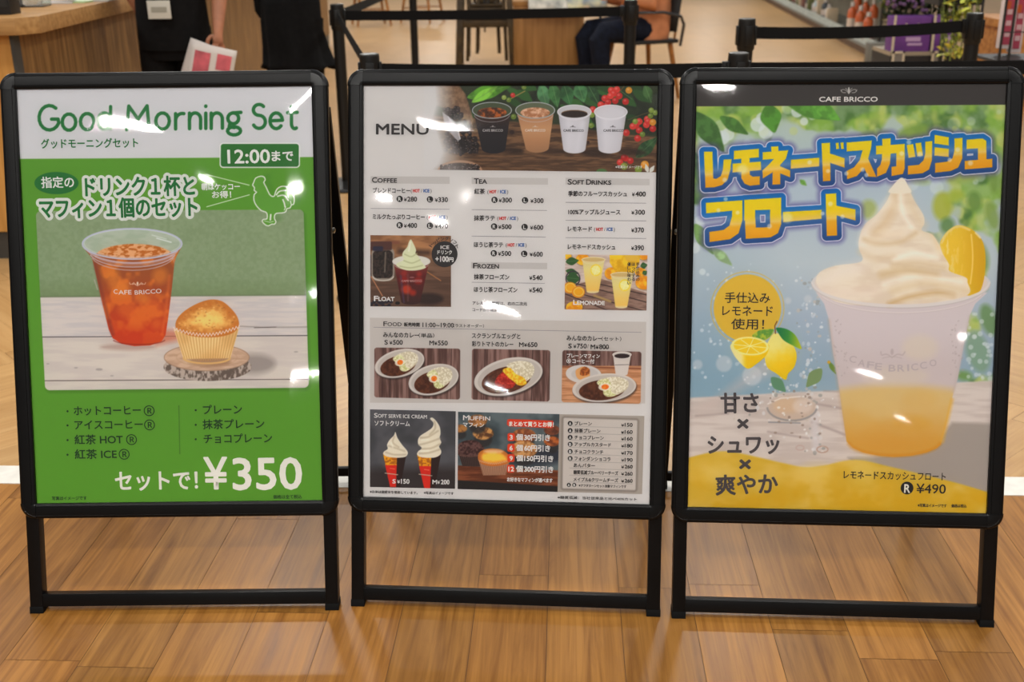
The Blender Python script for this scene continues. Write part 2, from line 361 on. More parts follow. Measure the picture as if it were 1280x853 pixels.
def pic_leaf(c, a, b, w, col, vein=None, soft=.8):
    a, b = np.array(a, float), np.array(b, float); d = b-a; n = np.array([-d[1], d[0]])/np.hypot(*d)
    c.poly([a, a+d*.25+n*w*.8, a+d*.5+n*w, a+d*.8+n*w*.5, b, a+d*.8-n*w*.5, a+d*.5-n*w, a+d*.25-n*w*.8], col, soft, sm=4)
    if vein: c.line([a, b], .6, vein, .8, .7)
def pic_berries(c, pts, r, rnd, col=((176, 30, 26), (206, 60, 50))):
    for x, y in pts:
        k = rnd.random(); cc = np.array(col[0])*(1-k) + np.array(col[1])*k
        c.ell(x, y, r, r, cc, .9); c.ell(x-r*.2, y-r*.3, r*.4, r*.35, cc*.6 + 95, 1.2, .6)
def pic_soft_cone(c, x, top, bot, wid, twist, tall):
    # a paper-wrapped cone with swirled ice cream
    t, ym = top, top + (bot-top)*tall
    c.poly([(x-wid*.5, ym-2), (x+wid*.5, ym-2), (x+wid*.24, bot), (x-wid*.2, bot)], (44, 26, 24), .8)
    c.poly([(x-wid*.5, ym-2), (x+wid*.1, ym-2), (x+wid*.08, ym+13), (x-wid*.4, ym+13)], VN((226, 160, 20), (170, 96, 20), 2.2, 1.8, 4), .8)
    c.poly([(x-wid*.42, ym+12), (x+wid*.08, ym+12), (x+wid*.05, bot), (x-wid*.2, bot)], (206, 40, 26), .8)
    c.line([(x-wid*.42, ym+22), (x+wid*.12, ym+24)], 1, (190, 170, 150), .8)
    c.line([(x-wid*.2, ym+16), (x-wid*.0, ym+17)], .8, (230, 120, 90), .8)
    cream, shade = (222, 214, 196), (178, 164, 138)
    c.poly(twist, cream, .8, sm=5)
    return cream, shade
LQ = [(17, 107), (393.5, 104.8), (406.5, 629.5), (42, 632.5)]
def print_left():
    c = Canvas(LQ, 1.6, (205, 205, 209))
    G = (92, 152, 44); DG = (30, 108, 48)
    c.poly([(0, 198.9), (420, 196.3), (430, 660), (0, 660)], G, .8)
    # headline in round monoline letters
    S = 4.3; ink = (26, 112, 52)
    q = lambda pts: [(x/2.942, 60 + y/2.942) for x, y in pts]
    strokes = [
        arc(182, 257, 38, 45, 52, 335) + [(214, 262), (190, 262)],
        arc(254, 273, 25, 30, 0, 360), arc(321, 271, 25, 30, 0, 360),
        arc(384, 269, 24, 30, 0, 360), [(407, 216), (407, 297)],
        [(466, 300), (474, 214), (508, 262), (541, 213), (549, 299)],
        arc(598, 269, 25, 30, 0, 360),
        [(646, 242), (646, 298)], [(646, 268)] + arc(671, 267, 25, 26, 180, 78, 8),
        [(697, 240), (697, 297)], [(697, 265)] + arc(718, 262, 20, 23, 170, 0, 10) + [(738, 296)],
        [(757, 240), (757, 296)], [(757, 214), (757, 215)],
        [(777, 240), (777, 296)], [(777, 265)] + arc(798, 262, 20, 23, 170, 0, 10) + [(818, 295)],
        arc(858, 259, 20, 20, 0, 360), [(858, 239), (886, 237)], [(846, 277), (843, 290), (862, 293)], arc(861, 305, 24, 15, 100, -250),
        arc(953, 228, 21, 20, 40, 250) + arc(953, 272, 23, 24, 90, -150),
        [(994, 268), (1038, 266)] + arc(1016, 268, 23, 29, 5, 320),
        [(1072, 217), (1072, 278)] + arc(1084, 278, 12, 19, 180, 300, 8), [(1058, 238), (1093, 237)]]
    for st in strokes: c.line(q(st), S, ink, .8)
    # badge 12:00
    c.rect(274.6, 178.6, 375, 210, 4.5, (226, 226, 226)); c.rect(276, 180, 373.6, 208.6, 3.4, (44, 112, 46))
    c.ell(70.7, 229, 27.6, 14, (34, 112, 50))
    c.line([(257.6, 218.2), (311.5, 231.6)], 1, (215, 228, 205)); c.line([(258.5, 258.6), (311.7, 243.7)], 1, (215, 228, 205))
    # picture
    Q = [(45, 264), (379.7, 262), (386, 484.9), (56.3, 488)]
    P = np.array(Q); m = P.mean(0); P6 = m + (P-m)*(1 - 6/np.abs(P-m))
    inpic = lambda X, Y: sd_poly(X, Y, P6) - 6
    c.put(lambda X, Y: inpic(X-1.5, Y-2.5), (45, 260, 395, 496), (58, 106, 30), 6, .6)
    sub = Canvas(LQ, 1.6)                                  # painted apart, then set into the rounded window
    sub.all(VN((134, 153, 117), (143, 161, 126), 4, 4, 3, .2, .8))
    sub.put(lambda X, Y: 358 - Y, None, (112, 134, 88), 26, .55)
    sub.put(lambda X, Y: 371.5 - .007*(X-50) - Y, None, VN((196, 190, 190), (208, 200, 196), 30, 3, 8), .8)
    sub.put(lambda X, Y: 421.5 - .006*(X-50) - Y, None, VN((200, 191, 186), (208, 200, 192), 40, 5, 4), .8)
    sub.line([(40, 371.4), (390, 369)], 1.6, (108, 122, 92), 1.5, .7)
    sub.line([(40, 421.6), (390, 419.6)], 1.0, (66, 60, 66), .8); sub.line([(40, 476.2), (390, 474.3)], 1.1, (104, 92, 88), .9)
    sub.line([(300, 408), (335, 409.5), (384, 409)], 1.6, (150, 142, 138), 1.5, .8); sub.line([(318, 410), (345, 409)], .8, (92, 80, 74), .8)
    for x, y, r in [(124, 462, 3), (95, 460, 1.6), (140, 470, 1.4), (370, 440, 1.8), (60, 455, 1.2)]: sub.ell(x, y, r*1.4, r*.5, (158, 150, 148), 1.4, .8)
    sub.poly([(207, 412), (232, 414), (226, 425), (196, 432), (190, 426)], (196, 112, 84), 8, .7)
    sub.ell(160, 434, 34, 4, (168, 140, 130), 5, .6)
    # iced tea
    tea = lambda X, Y, d: mixc(mixc((156, 84, 40), (196, 62, 22), sstep(330, 425, Y)), mixc((206, 116, 40), (214, 104, 30), sstep(320, 430, Y)), sstep(.45, .7, fbm(X, Y, 17, 17, 31))*(1 - .7*sstep(395, 425, Y)))
    body = [(103.5, 309), (114.5, 322), (117, 330), (127, 375), (136, 412), (141, 423), (152, 430), (168, 433), (188, 432), (202, 427), (207, 419), (210, 400), (215, 360), (218, 330), (220, 322), (227, 309)]
    sub.poly(body, tea, .9)
    for x, y, rx, ry, k in [(150, 360, 14, 10, 1), (190, 385, 12, 12, 0), (160, 388, 13, 10, 0), (200, 345, 9, 10, 1), (178, 372, 9, 7, 1), (140, 345, 9, 9, 1), (170, 402, 10, 6, 0), (196, 405, 7, 7, 0)]:
        sub.ell(x, y, rx, ry, (218, 134, 46) if k else (214, 108, 36), 9, .6, 20)
    sub.line([(119, 330), (130, 378), (141, 418)], 4, (126, 52, 46), 4, .55); sub.line([(212, 345), (208, 385), (203, 418)], 3, (224, 120, 50), 4, .5)
    sub.line(arc(174, 424, 33, 7, 195, 345), 1.2, (132, 34, 24), 1.4, .7)
    sub.ell(165.3, 305, 63, 19.8, VN((166, 180, 160), (178, 188, 172), 14, 5, 3), .9)
    sub.poly(arc(168, 321, 49, 16, 180, 0) + arc(165.5, 305, 55, 19, 312, 228), VN((184, 104, 34), (222, 170, 120), 5, 3, 12, .35, .65), 1.2)
    sub.poly([(119, 322)] + arc(166, 309, 53, 19, 200, 340) + [(219, 322), (218, 331)] + arc(168, 318, 50, 15, 340, 200), (196, 158, 146), 1.2, .45)
    sub.ring(165.3, 305, 62, 19, 2.0, (188, 190, 214), 1, .95)
    sub.ring(165.3, 304.4, 60, 17.4, .8, (214, 216, 228), 1, .6)
    for dy, w, al in [(4, 2.2, .7), (9, 1.2, .85), (13, 1.4, .6)]: sub.line(arc(166, 305+dy, 60-dy*.6, 20, 195, 345), w, (198, 192, 212), 1, al)
    sub.line([(196, 298), (214, 303)], 1.4, (230, 232, 236), 1.2, .8); sub.line([(190, 294), (208, 299)], 1, (224, 228, 230), 1.2, .7)
    sub.line([(118, 350), (122, 362)], 1.2, (210, 190, 200), 1.2, .5)
    # crest
    for k in (-1, 1):
        sub.line([(172, 357.5), (172+5*k, 355), (172+9*k, 355.5), (172+10*k, 353.5)], .7, (232, 208, 190), .8, .85, sm=4)
        sub.line([(172+2*k, 356), (172+5*k, 353.5), (172+6*k, 356)], .7, (232, 208, 190), .8, .8, sm=4)
    sub.ell(172, 354.5, 1.2, 2.2, (232, 208, 190))
    # wood slice, muffin
    sub.ell(318, 455, 26, 12, (146, 136, 132), 9, .8)
    sub.ell(259.5, 459, 55, 17.5, VN((104, 90, 82), (184, 170, 160), 3, 5, 21, .35, .65), .9)
    sub.ell(258.5, 447, 53.5, 17, VN((188, 156, 132), (206, 178, 154), 14, 4, 5), .9)
    sub.ring(258.5, 447, 53.2, 16.7, 1.2, (150, 120, 100), 1, .6)
    sub.ring(258.5, 447, 38, 11, .8, (180, 146, 120), 1.5, .5)
    sub.ell(262, 452, 26, 6, (150, 112, 84), 5, .7)
    dome = [(219.3, 408), (222, 398), (232, 388), (248, 379), (264, 374.6), (278, 377), (290, 387), (297, 397), (298.6, 407), (292, 416), (276, 421), (257, 422), (238, 420), (224, 414)]
    dcol = lambda X, Y, d: mixc(mixc((196, 122, 48), (240, 206, 120), sstep(-2, -22, d + 6*(fbm(X, Y, 5, 5, 17)-.5)*2)), (186, 112, 46), .55*sstep(.5, .8, fbm(X, Y, 7, 4, 23))*sstep(-24, -4, d))
    pic_muffin(sub, dome, dcol, [(217, 411), (299.4, 408.5), (288, 448), (229.5, 449)], VN((232, 204, 148), (216, 178, 116), 30, 30, 4), (226, 214, 212), (196, 154, 92), 20)
    sub.line(arc(258.5, 447.5, 29, 7, 185, 355), 2.4, (214, 178, 116), 1.5)
    rnd = random.Random(5)
    for k in range(70):
        a, b = rnd.uniform(224, 294), rnd.uniform(380, 416)
        if sd_poly(np.array([[a]]), np.array([[b]]), dome)[0, 0] < -3: sub.ell(a, b, 1.2, .8, (160, 98, 42) if k % 3 else (250, 226, 160), 1.4, .45)
    al = np.clip(.5 - inpic(c.X, c.Y)/.8, 0, 1)[..., None]
    c.C = c.C*(1-al) + sub.C*al
    # cockerel
    ck = [(735, 175), (770, 185), (780, 215), (765, 240), (790, 290), (825, 365), (855, 390), (880, 385), (890, 350), (910, 310), (950, 285), (1000, 285), (1040, 320), (1075, 360), (1090, 410), (1085, 470), (1060, 480), (1045, 512), (1010, 520), (1000, 552), (960, 565), (900, 570), (880, 595), (880, 630), (895, 660), (880, 685), (850, 685), (815, 703), (780, 690), (750, 655), (765, 635), (800, 630), (803, 580), (785, 555), (740, 540), (690, 490), (662, 430), (665, 370), (690, 345), (665, 325), (668, 295), (648, 270), (660, 240), (680, 195)]
    z = lambda pts: [(240 + x/8.533, 200 + y/8.533) for x, y in pts]
    sh = z([(x+70, y-30) for x, y in ck]); wh = (226, 228, 222)
    c.poly(sh, (60, 122, 34), 5, .25, sm=2)
    c.poly(z(ck), wh, .8, sm=2, grow=.8); c.poly(z(ck), (98, 158, 56), .8, sm=2, grow=-.6)
    for st in ([(900, 372), (935, 335), (1000, 325)], [(915, 388), (980, 378), (1028, 432)], [(970, 425), (985, 462), (992, 500)]): c.line(z(st), 1.7, wh, .8, 1, sm=4)
    c.line(z([(840, 585), (836, 640)]), 2.0, wh); c.line(z([(1050, 440), (1060, 478)]), 1, wh); c.line(z([(985, 535), (1000, 500)]), 1, wh)
    c.line(z([(770, 650), (830, 665), (870, 655)]), .8, wh, .8, .8)
    # divider of the lists
    c.line([(223.7, 507.4), (224.8, 567.5)], .9, (62, 104, 34))
    return c
PAPER = (206, 203, 202)
def corner_pic(quad, q, fn, r=0, pad=0, under=PAPER):
    Q = np.array(quad, float); m = Q.mean(0)
    c = Canvas(Q + np.sign(Q-m)*pad, q, under); fn(c)
    if r: c.corners(Q, r, under)
    return c
def pic_hero(c):
    rnd = random.Random(3)
    c.all(VN((30, 38, 24), (48, 56, 34), 18, 18, 2))
    for k in range(26):
        x, y = rnd.uniform(585, 825), rnd.uniform(100, 150); t = rnd.random()
        pic_leaf(c, (x-10, y-6), (x+rnd.uniform(8, 20), y+rnd.uniform(-2, 16)), rnd.uniform(4, 7), (36+20*t, 62+40*t, 30+14*t), None, 2)
    for a, b, w, col in [((584, 122), (640, 106), 9, (72, 120, 34)), ((590, 128), (622, 108), 6, (104, 150, 52)), ((676, 104), (684, 136), 8, (70, 112, 74)), ((690, 104), (697, 134), 8, (52, 92, 50)), ((705, 106), (713, 132), 9, (44, 82, 46)), ((722, 104), (730, 128), 9, (58, 100, 60)), ((736, 108), (748, 130), 7, (40, 70, 40)), ((765, 106), (790, 124), 9, (40, 60, 34)), ((806, 106), (814, 128), 6, (54, 82, 44))]:
        pic_leaf(c, a, b, w, VN(col, tuple(v*1.35 for v in col), 9, 9, 4), (110, 150, 90), 1.6)
    c.line([(634, 126), (656, 114)], 1.3, (150, 130, 70), 1.2); pic_berries(c, [(630, 122), (636, 125), (655, 109)], 3, rnd, ((96, 120, 40), (150, 170, 80))); pic_berries(c, [(641, 119)], 3, rnd)
    # table boards
    edge = lambda X: np.interp(X, [540, 600, 640, 700, 760, 830], [144, 148, 152, 156, 166, 172])
    c.put(lambda X, Y: edge(X) - Y, None, VN((72, 50, 34), (122, 88, 60), 16, 2.5, 6, .3, .7), 3)
    c.put(lambda X, Y: 196 - Y, None, (96, 66, 44), 22, .4)
    for x0, x1, y in [(580, 640, 197), (640, 720, 200), (700, 780, 205), (600, 690, 208), (760, 815, 186), (610, 640, 180)]: c.line([(x0, y), (x1, y+1)], .8, (60, 40, 28), 1.4, .6)
    # sack, scoop and beans on the left, fading into the paper
    c.poly([(540, 104), (572, 104), (582, 118), (592, 150), (588, 160), (570, 140), (540, 130)], VN((112, 84, 62), (140, 108, 80), 4, 4, 3), 2)
    for k in range(230):
        t = rnd.random(); x = 556 + 42*rnd.random(); y = 134 + 56*rnd.random()
        if x > 574 + (y-134)*.55 or x > 602: continue
        g = rnd.uniform(.6, 1.3); c.ell(x, y, 3, 2.3, (44*g, 34*g, 32*g), .9, 1, rnd.uniform(0, 180)); c.ell(x-.7, y-.8, 1.2, .6, (130, 112, 108), 1, .55)
    c.poly([(553, 140), (566, 150), (574, 166), (577, 182), (568, 172), (556, 158)], (176, 172, 176), 1.5, .9); c.line([(560, 146), (572, 162), (577, 180)], .9, (226, 226, 230), 1)
    for k in range(40): c.ell(rnd.uniform(566, 588), rnd.uniform(176, 193), 2.6, 2, (40, 34, 34), .9, 1, rnd.uniform(0, 180)); c.ell(rnd.uniform(566, 588), rnd.uniform(176, 192), .9, .6, (120, 112, 112), .9, .6)
    c.put(lambda X, Y: X - np.interp(Y, [104, 130, 150, 170, 190, 205, 216], [556, 558, 552, 560, 566, 560, 548]), None, (206, 204, 204), 26, 1)
    c.ell(575, 214, 28, 13.5, (172, 130, 100), 1.2); c.ell(575, 215, 25.5, 11.5, (60, 46, 40), 1.2)
    for k in range(70): c.ell(575 + rnd.uniform(-24, 24), 206 + 10*rnd.random(), 2.2, 1.7, (46, 36, 34), .9, 1, rnd.uniform(0, 180)); c.ell(575 + rnd.uniform(-22, 22), 205 + 10*rnd.random(), .8, .6, (140, 124, 120), .9, .7)
    c.ell(562, 213, 20, 20, (206, 204, 204), 30, .5)
    # cherries
    c.line([(785, 150), (806, 142), (815, 140)], 1, (84, 70, 40), 1.2); c.line([(772, 118), (780, 108)], 1, (110, 80, 40), 1.2)
    pic_berries(c, [(764, 113), (771, 112), (767, 117), (756, 123), (763, 120), (774, 120), (760, 128), (769, 126), (782, 127), (751, 131), (758, 132), (741, 137), (795, 157), (791, 158), (799, 152), (809, 149), (808, 156), (816, 161), (799, 163), (783, 166), (797, 173), (810, 152)], 4.2, rnd)
    pic_berries(c, [(786, 113), (816, 153)], 4.2, rnd, ((190, 120, 30), (200, 140, 40))); pic_berries(c, [(814, 138), (819, 141), (813, 145), (739, 157), (740, 144), (794, 152), (803, 168), (642, 146)], 3.4, rnd, ((86, 110, 36), (130, 150, 60)))
    pic_leaf(c, (795, 197), (822, 172), 8, VN((40, 70, 40), (60, 96, 54), 5, 5, 3), (90, 120, 80), 1.2)
    pic_berries(c, [(782, 198), (788, 201), (775, 203), (780, 197)], 4, rnd); pic_berries(c, [(780, 208), (798, 212)], 4.4, rnd, ((100, 130, 40), (140, 150, 60))); pic_berries(c, [(806, 206)], 5, rnd, ((210, 150, 50), (220, 130, 40)))
    pic_leaf(c, (810, 216), (807, 205), 2.5, (206, 206, 200)); pic_leaf(c, (812, 216), (818, 207), 2.5, (206, 206, 200)); c.ell(752, 215, 7, 4, (76, 110, 60), 1.2)
    for x, y in [(622, 189), (676, 190), (730, 192), (776, 192)]: c.ell(x+14, y-1, 18, 4.5, (44, 28, 20), 5, .7)
    c.ell(640, 165.5, 3, 2.6, (50, 32, 26), 1); c.ell(735, 178, 2, 2, (60, 40, 30), 1)
    # four cups
    pic_cup(c, (590, 640, 138), 10.5, (602, 632, 192), GV([(140, (70, 44, 34)), (160, (38, 30, 32)), (190, (30, 26, 30))]), VN((70, 40, 26), (186, 96, 40), 4, 3, 9), (186, 188, 198), (72, 82, 58))
    pic_cup(c, (644, 694, 138), 10.5, (657, 686, 191), GV([(144, (176, 128, 92)), (162, (190, 146, 106)), (176, (176, 130, 92)), (190, (160, 118, 84))]), VN((170, 116, 80), (218, 178, 148), 3.5, 3, 11), (188, 190, 200), (96, 104, 80))
    for x0, x1, y0, b0, b1, y1, liq in [(696.5, 739.5, 140, 704, 732, 192, True), (742.5, 784.5, 140, 748, 776, 192, False)]:
        pic_cup(c, (x0, x1, y0), 9, (b0, b1, y1), GH([(x0, (184, 182, 190)), (x0+14, (206, 204, 210)), (x1-10, (196, 194, 200)), (x1, (172, 168, 172))]), None, (222, 220, 226), (196, 194, 198), .1)
        if liq: c.ell(718, 142.6, 16.5, 4.6, (46, 34, 28), .9); c.line(arc(718, 142.6, 16.5, 4.6, 20, 160), .9, (120, 90, 60), .9)
        else: c.ell(763, 140.5, 18, 7, (202, 200, 206), 2, .8)
    c.line([(728, 154), (722, 186)], 5, (216, 214, 220), 6, .5)
    for x, y, col in [(616, 163, (190, 184, 184)), (669, 163, (206, 196, 186)), (716, 163, (52, 48, 52)), (766, 163, (52, 48, 52))]:
        c.line([(x-13, y+.6), (x-6, y+1.2), (x+2, y+1.2), (x+12, y-.2)], 0, col, .8, 0)
        c.line([(x-3, y-4), (x, y-5), (x+3, y-4)], .8, col, .8, .6); c.ell(x, y-5, 1, 1.2, col, .8, .6)
def pic_float(c):
    rnd = random.Random(4)
    c.all(VN((96, 70, 54), (124, 92, 72), 30, 4, 3))
    c.put(lambda X, Y: Y - 318 - (X-463)*.05, None, VN((130, 88, 58), (176, 126, 84), 24, 8, 4), 14)
    c.line([(500, 314), (535, 316)], 7, (62, 42, 34), 6, .8); c.line([(464, 304), (498, 303)], 4, (128, 78, 60), 2, .8)
    c.put(lambda X, Y: 355 - Y - (X-463)*.1, None, (78, 54, 44), 24, .55)
    c.rect(464.5, 309, 493, 351.5, 8, (150, 140, 128), 1.2); c.rect(466, 313, 491, 348, 6, VN((34, 28, 26), (60, 46, 40), 2, 2, 4), 1.2); c.rect(463, 302, 490, 313, 2, (84, 52, 46), 1.6); c.rect(466, 308, 479, 314, 2, (46, 42, 62), 2)
    c.line([(482, 316), (481, 340)], 2, (120, 108, 96), 1.2, .8); c.line(arc(479, 345, 13, 6, 190, 350), 1.3, (206, 198, 188), 1)
    c.line([(463, 320), (463, 350)], 2, (70, 60, 70), 2)
    c.line([(464, 346), (478, 370)], 1.1, (190, 130, 90), 1); c.line([(534, 340), (551, 351)], 1.1, (176, 116, 70), 1)
    c.ell(536, 374, 18, 7, (42, 28, 26), 5, .8)
    for k in range(30): c.ell(463 + rnd.random()*26, 376 + rnd.random()*9, 2, 1.6, (40, 34, 44), 1, 1); 
    c.ell(497, 379, 3, 2, (30, 24, 24), 1)
    pic_cup(c, (490.5, 538, 327), 7.5, (501.5, 525.5, 381), GV([(330, (128, 60, 50)), (345, (96, 30, 30)), (362, (80, 30, 28)), (380, (58, 34, 32))]), None, (206, 202, 196), (214, 212, 204))
    for x, y, r, col in [(505, 350, 5, (150, 30, 24)), (523, 351, 5, (150, 34, 26)), (508, 362, 6, (196, 60, 30)), (516, 366, 4, (170, 44, 26)), (524, 343, 3, (160, 40, 30)), (505, 342, 4, (150, 40, 34))]: c.ell(x, y, r, r*.9, col, 4, .85)
    c.line([(501, 345), (505, 378)], 2, (80, 66, 100), 2, .6); c.line([(510, 344), (510, 376)], 1.6, (140, 100, 104), 2, .4)
    c.poly([(513.5, 299.5), (516, 303), (520, 312), (519.5, 317), (523, 320), (525, 325), (530, 331), (532, 335), (522, 338), (508, 338), (496, 333), (497, 329), (505, 325), (503, 320), (504, 315), (509, 309), (511, 303)], (212, 216, 184), 1, sm=4)
    for st in ([(506, 318), (514, 321), (521, 317)], [(505, 326), (515, 329), (525, 325)], [(500, 333), (513, 335), (528, 332)]): c.line(st, 1.4, (172, 176, 130), 1.6, .8, sm=4)
    c.line([(513, 303), (511, 314)], 1.6, (236, 236, 222), 1.4, .8)
    c.line([(503, 351), (527, 350)], .9, (180, 130, 130), 1, .7); c.ell(515, 347, 3, 1, (160, 110, 110), 1, .7)
    c.ell(555.8, 317.9, 16.1, 16.1, (48, 45, 45), .8)
def pic_lemonade(c):
    k = lambda x, y: (700 + x/11.13, 315 + y/11.13)
    c.all(VN((188, 168, 160), (206, 192, 186), 16, 3, 3))
    c.poly([k(200, 460), k(560, 370), k(1300, 600), k(1300, 900), k(60, 900), k(60, 560)], VN((120, 92, 82), (150, 120, 106), 12, 3, 4), 1)
    for a, b in [((220, 440), (1200, 700)), ((420, 420), (1210, 600)), ((200, 560), (1200, 830)), ((60, 580), (700, 830))]: c.line([k(*a), k(*b)], 1.2, (62, 46, 44), 1)
    c.line([k(480, 610), k(700, 690)], 3, (170, 140, 90), 2)
    yel = VN((216, 140, 16), (242, 186, 40), 5, 5, 7)
    for x, y, rx, ry in [(315, 105, 95, 80), (110, 60, 50, 45), (710, 300, 90, 85), (1165, 70, 60, 45), (1120, 280, 80, 60), (1170, 430, 120, 95), (200, 770, 115, 80)]: c.ell(*k(x+10, y+12), rx/11, ry/11, (90, 60, 30), 3, .5); c.ell(*k(x, y), rx/11.13, ry/11.13, yel, .9)
    c.poly([k(690, 45), k(1115, 45), k(1105, 150), k(1020, 300), k(900, 330), k(760, 260), k(692, 150)], VN((206, 160, 12), (232, 196, 40), 8, 8, 3), 1); c.ell(*k(1000, 80), 9, 5, (214, 176, 60), 3)
    for a, b, w in [((80, 140), (260, 120), 5), ((80, 260), (260, 300), 4), ((90, 360), (280, 380), 8), ((1120, 200), (1215, 180), 4), ((1150, 310), (1210, 270), 3)]: pic_leaf(c, k(*a), k(*b), w, (48, 88, 44), (90, 130, 80))
    c.ring(*k(180, 370), 8.6, 9, 1.6, (58, 54, 62), 1)
    for x, y in [(140, 500), (255, 560)]: c.ell(*k(x, y), 8.2, 7.2, (214, 140, 24), .9); c.ell(*k(x+5, y-4), 6.6, 5.8, (236, 196, 90), .9); c.ell(*k(x+5, y-4), 5.4, 4.6, (228, 166, 24), .9)
    for x0, x1, y0, b0, b1, y1 in [(300, 632, 110, 370, 540, 575), (700, 1030, 320, 770, 935, 785)]:
        xl, xr, yy, bl, br, yb = k(x0, 0)[0], k(x1, 0)[0], k(0, y0)[1], k(b0, 0)[0], k(b1, 0)[0], k(0, y1)[1]
        pic_cup(c, (xl, xr, yy), 3.6, (bl, br, yb), GV([(yy, (206, 196, 150)), (yy+12, (216, 204, 136)), (yb-4, (226, 190, 96)), (yb, (214, 206, 180))]), None, (222, 212, 176), (196, 172, 116), .3)
        cx = (xl+xr)/2 + 3; c.ell(cx, yy+13, 7, 7.5, (236, 206, 70), .9); c.ell(cx, yy+13, 5.4, 5.8, (232, 222, 150), .9); c.line([(cx-5, yy+11), (cx+5, yy+15)], .8, (240, 230, 180), .8); c.line([(cx+2, yy+8), (cx-2, yy+19)], .8, (240, 230, 180), .8)
def pic_food(n):
    def f(c):
        pic_planks(c, (86, 58, 52), (146, 112, 104), 3, 40, 5)
        rnd = random.Random(2)
        for k in range(14): x = rnd.uniform(460, 800); c.line([(x, 430), (x-2, 510)], .8, (58, 38, 36), 1, .7)
        if n == 0: pic_curry(c, 499.5, 454.3, 31.5, 17, -14); pic_curry(c, 542, 474.6, 31.8, 18.6, -14)
        elif n == 1: pic_curry(c, 635.5, 470.8, 43.5, 22.6, -13, red=True)
        else:
            c.put(lambda X, Y: 457.5 - Y, None, VN((176, 122, 84), (204, 152, 112), 20, 2, 3), .8)
            c.line([(700, 458.5), (805, 461)], 2.2, (140, 84, 56), 1)
            c.ell(730, 470, 23, 13, (168, 128, 100), 3, .6); c.ell(729.5, 468, 22.3, 11.6, (202, 198, 196), .8, 1, 4); c.ell(731, 468, 17, 8, (190, 186, 184), 1.5)
            c.poly([(719.5, 464), (724, 460), (730, 458.5), (736.5, 461), (737.5, 468), (736, 472), (726, 475), (721, 472)], (214, 160, 100), 1, sm=3); c.poly([(726, 462), (731, 458.5), (737, 462), (736, 468), (729, 470), (725, 468)], VN((126, 62, 20), (184, 104, 40), 2, 2, 4), 1, sm=3)
            pic_cup(c, (765.5, 789.5, 443.5), 3.8, (769.5, 784.5, 470), (206, 198, 192), None, (222, 216, 210), (200, 192, 186), .2); c.ell(777.5, 445.2, 9.6, 2.9, (44, 30, 32), .8); c.line([(769, 456.4), (785.5, 456)], .8, (110, 104, 104), .8)
            pic_curry(c, 755.3, 484.8, 40, 17.6, -5)
    return f
def pic_softserve(c):
    c.all(VN((66, 66, 70), (86, 85, 90), 26, 26, 3))
    c.put(lambda X, Y: 586 - (X-462)*.02 - Y, None, (46, 36, 36), 14, .8)
    k = lambda pts: [(455 + x/6.919, 510 + y/6.919) for x, y in pts]
    A = k([(272, 210), (290, 260), (330, 320), (372, 370), (378, 400), (355, 425), (290, 432), (210, 425), (170, 405), (172, 380), (205, 355), (200, 320), (220, 280), (258, 240)])
    B = k([(572, 95), (592, 85), (625, 115), (655, 165), (662, 220), (655, 260), (668, 300), (650, 335), (668, 375), (655, 410), (600, 432), (500, 428), (460, 405), (470, 375), (500, 350), (470, 315), (468, 275), (490, 240), (545, 205), (590, 170), (600, 130)])
    c1, sh = pic_soft_cone(c, 493.6, 540, 609, 29, A, .43); pic_soft_cone(c, 536.3, 524, 611, 29.5, B, .54)
    for st in ([(215, 330), (280, 350), (350, 375)], [(190, 385), (260, 405), (360, 405)], [(262, 250), (250, 300), (300, 340)]): c.line(k(st), 1.8, sh, 2.2, .7, sm=4)
    for st in ([(490, 260), (560, 250), (640, 200)], [(480, 320), (560, 300), (655, 265)], [(500, 355), (580, 350), (655, 315)], [(480, 395), (560, 390), (655, 360)], [(610, 120), (615, 180), (570, 230)]): c.line(k(st), 1.9, sh, 2.2, .75, sm=4)
    for st in ([(235, 300), (250, 340)], [(500, 280), (560, 275)], [(490, 375), (560, 370)]): c.line(k(st), 1.6, (240, 236, 224), 2, .6)
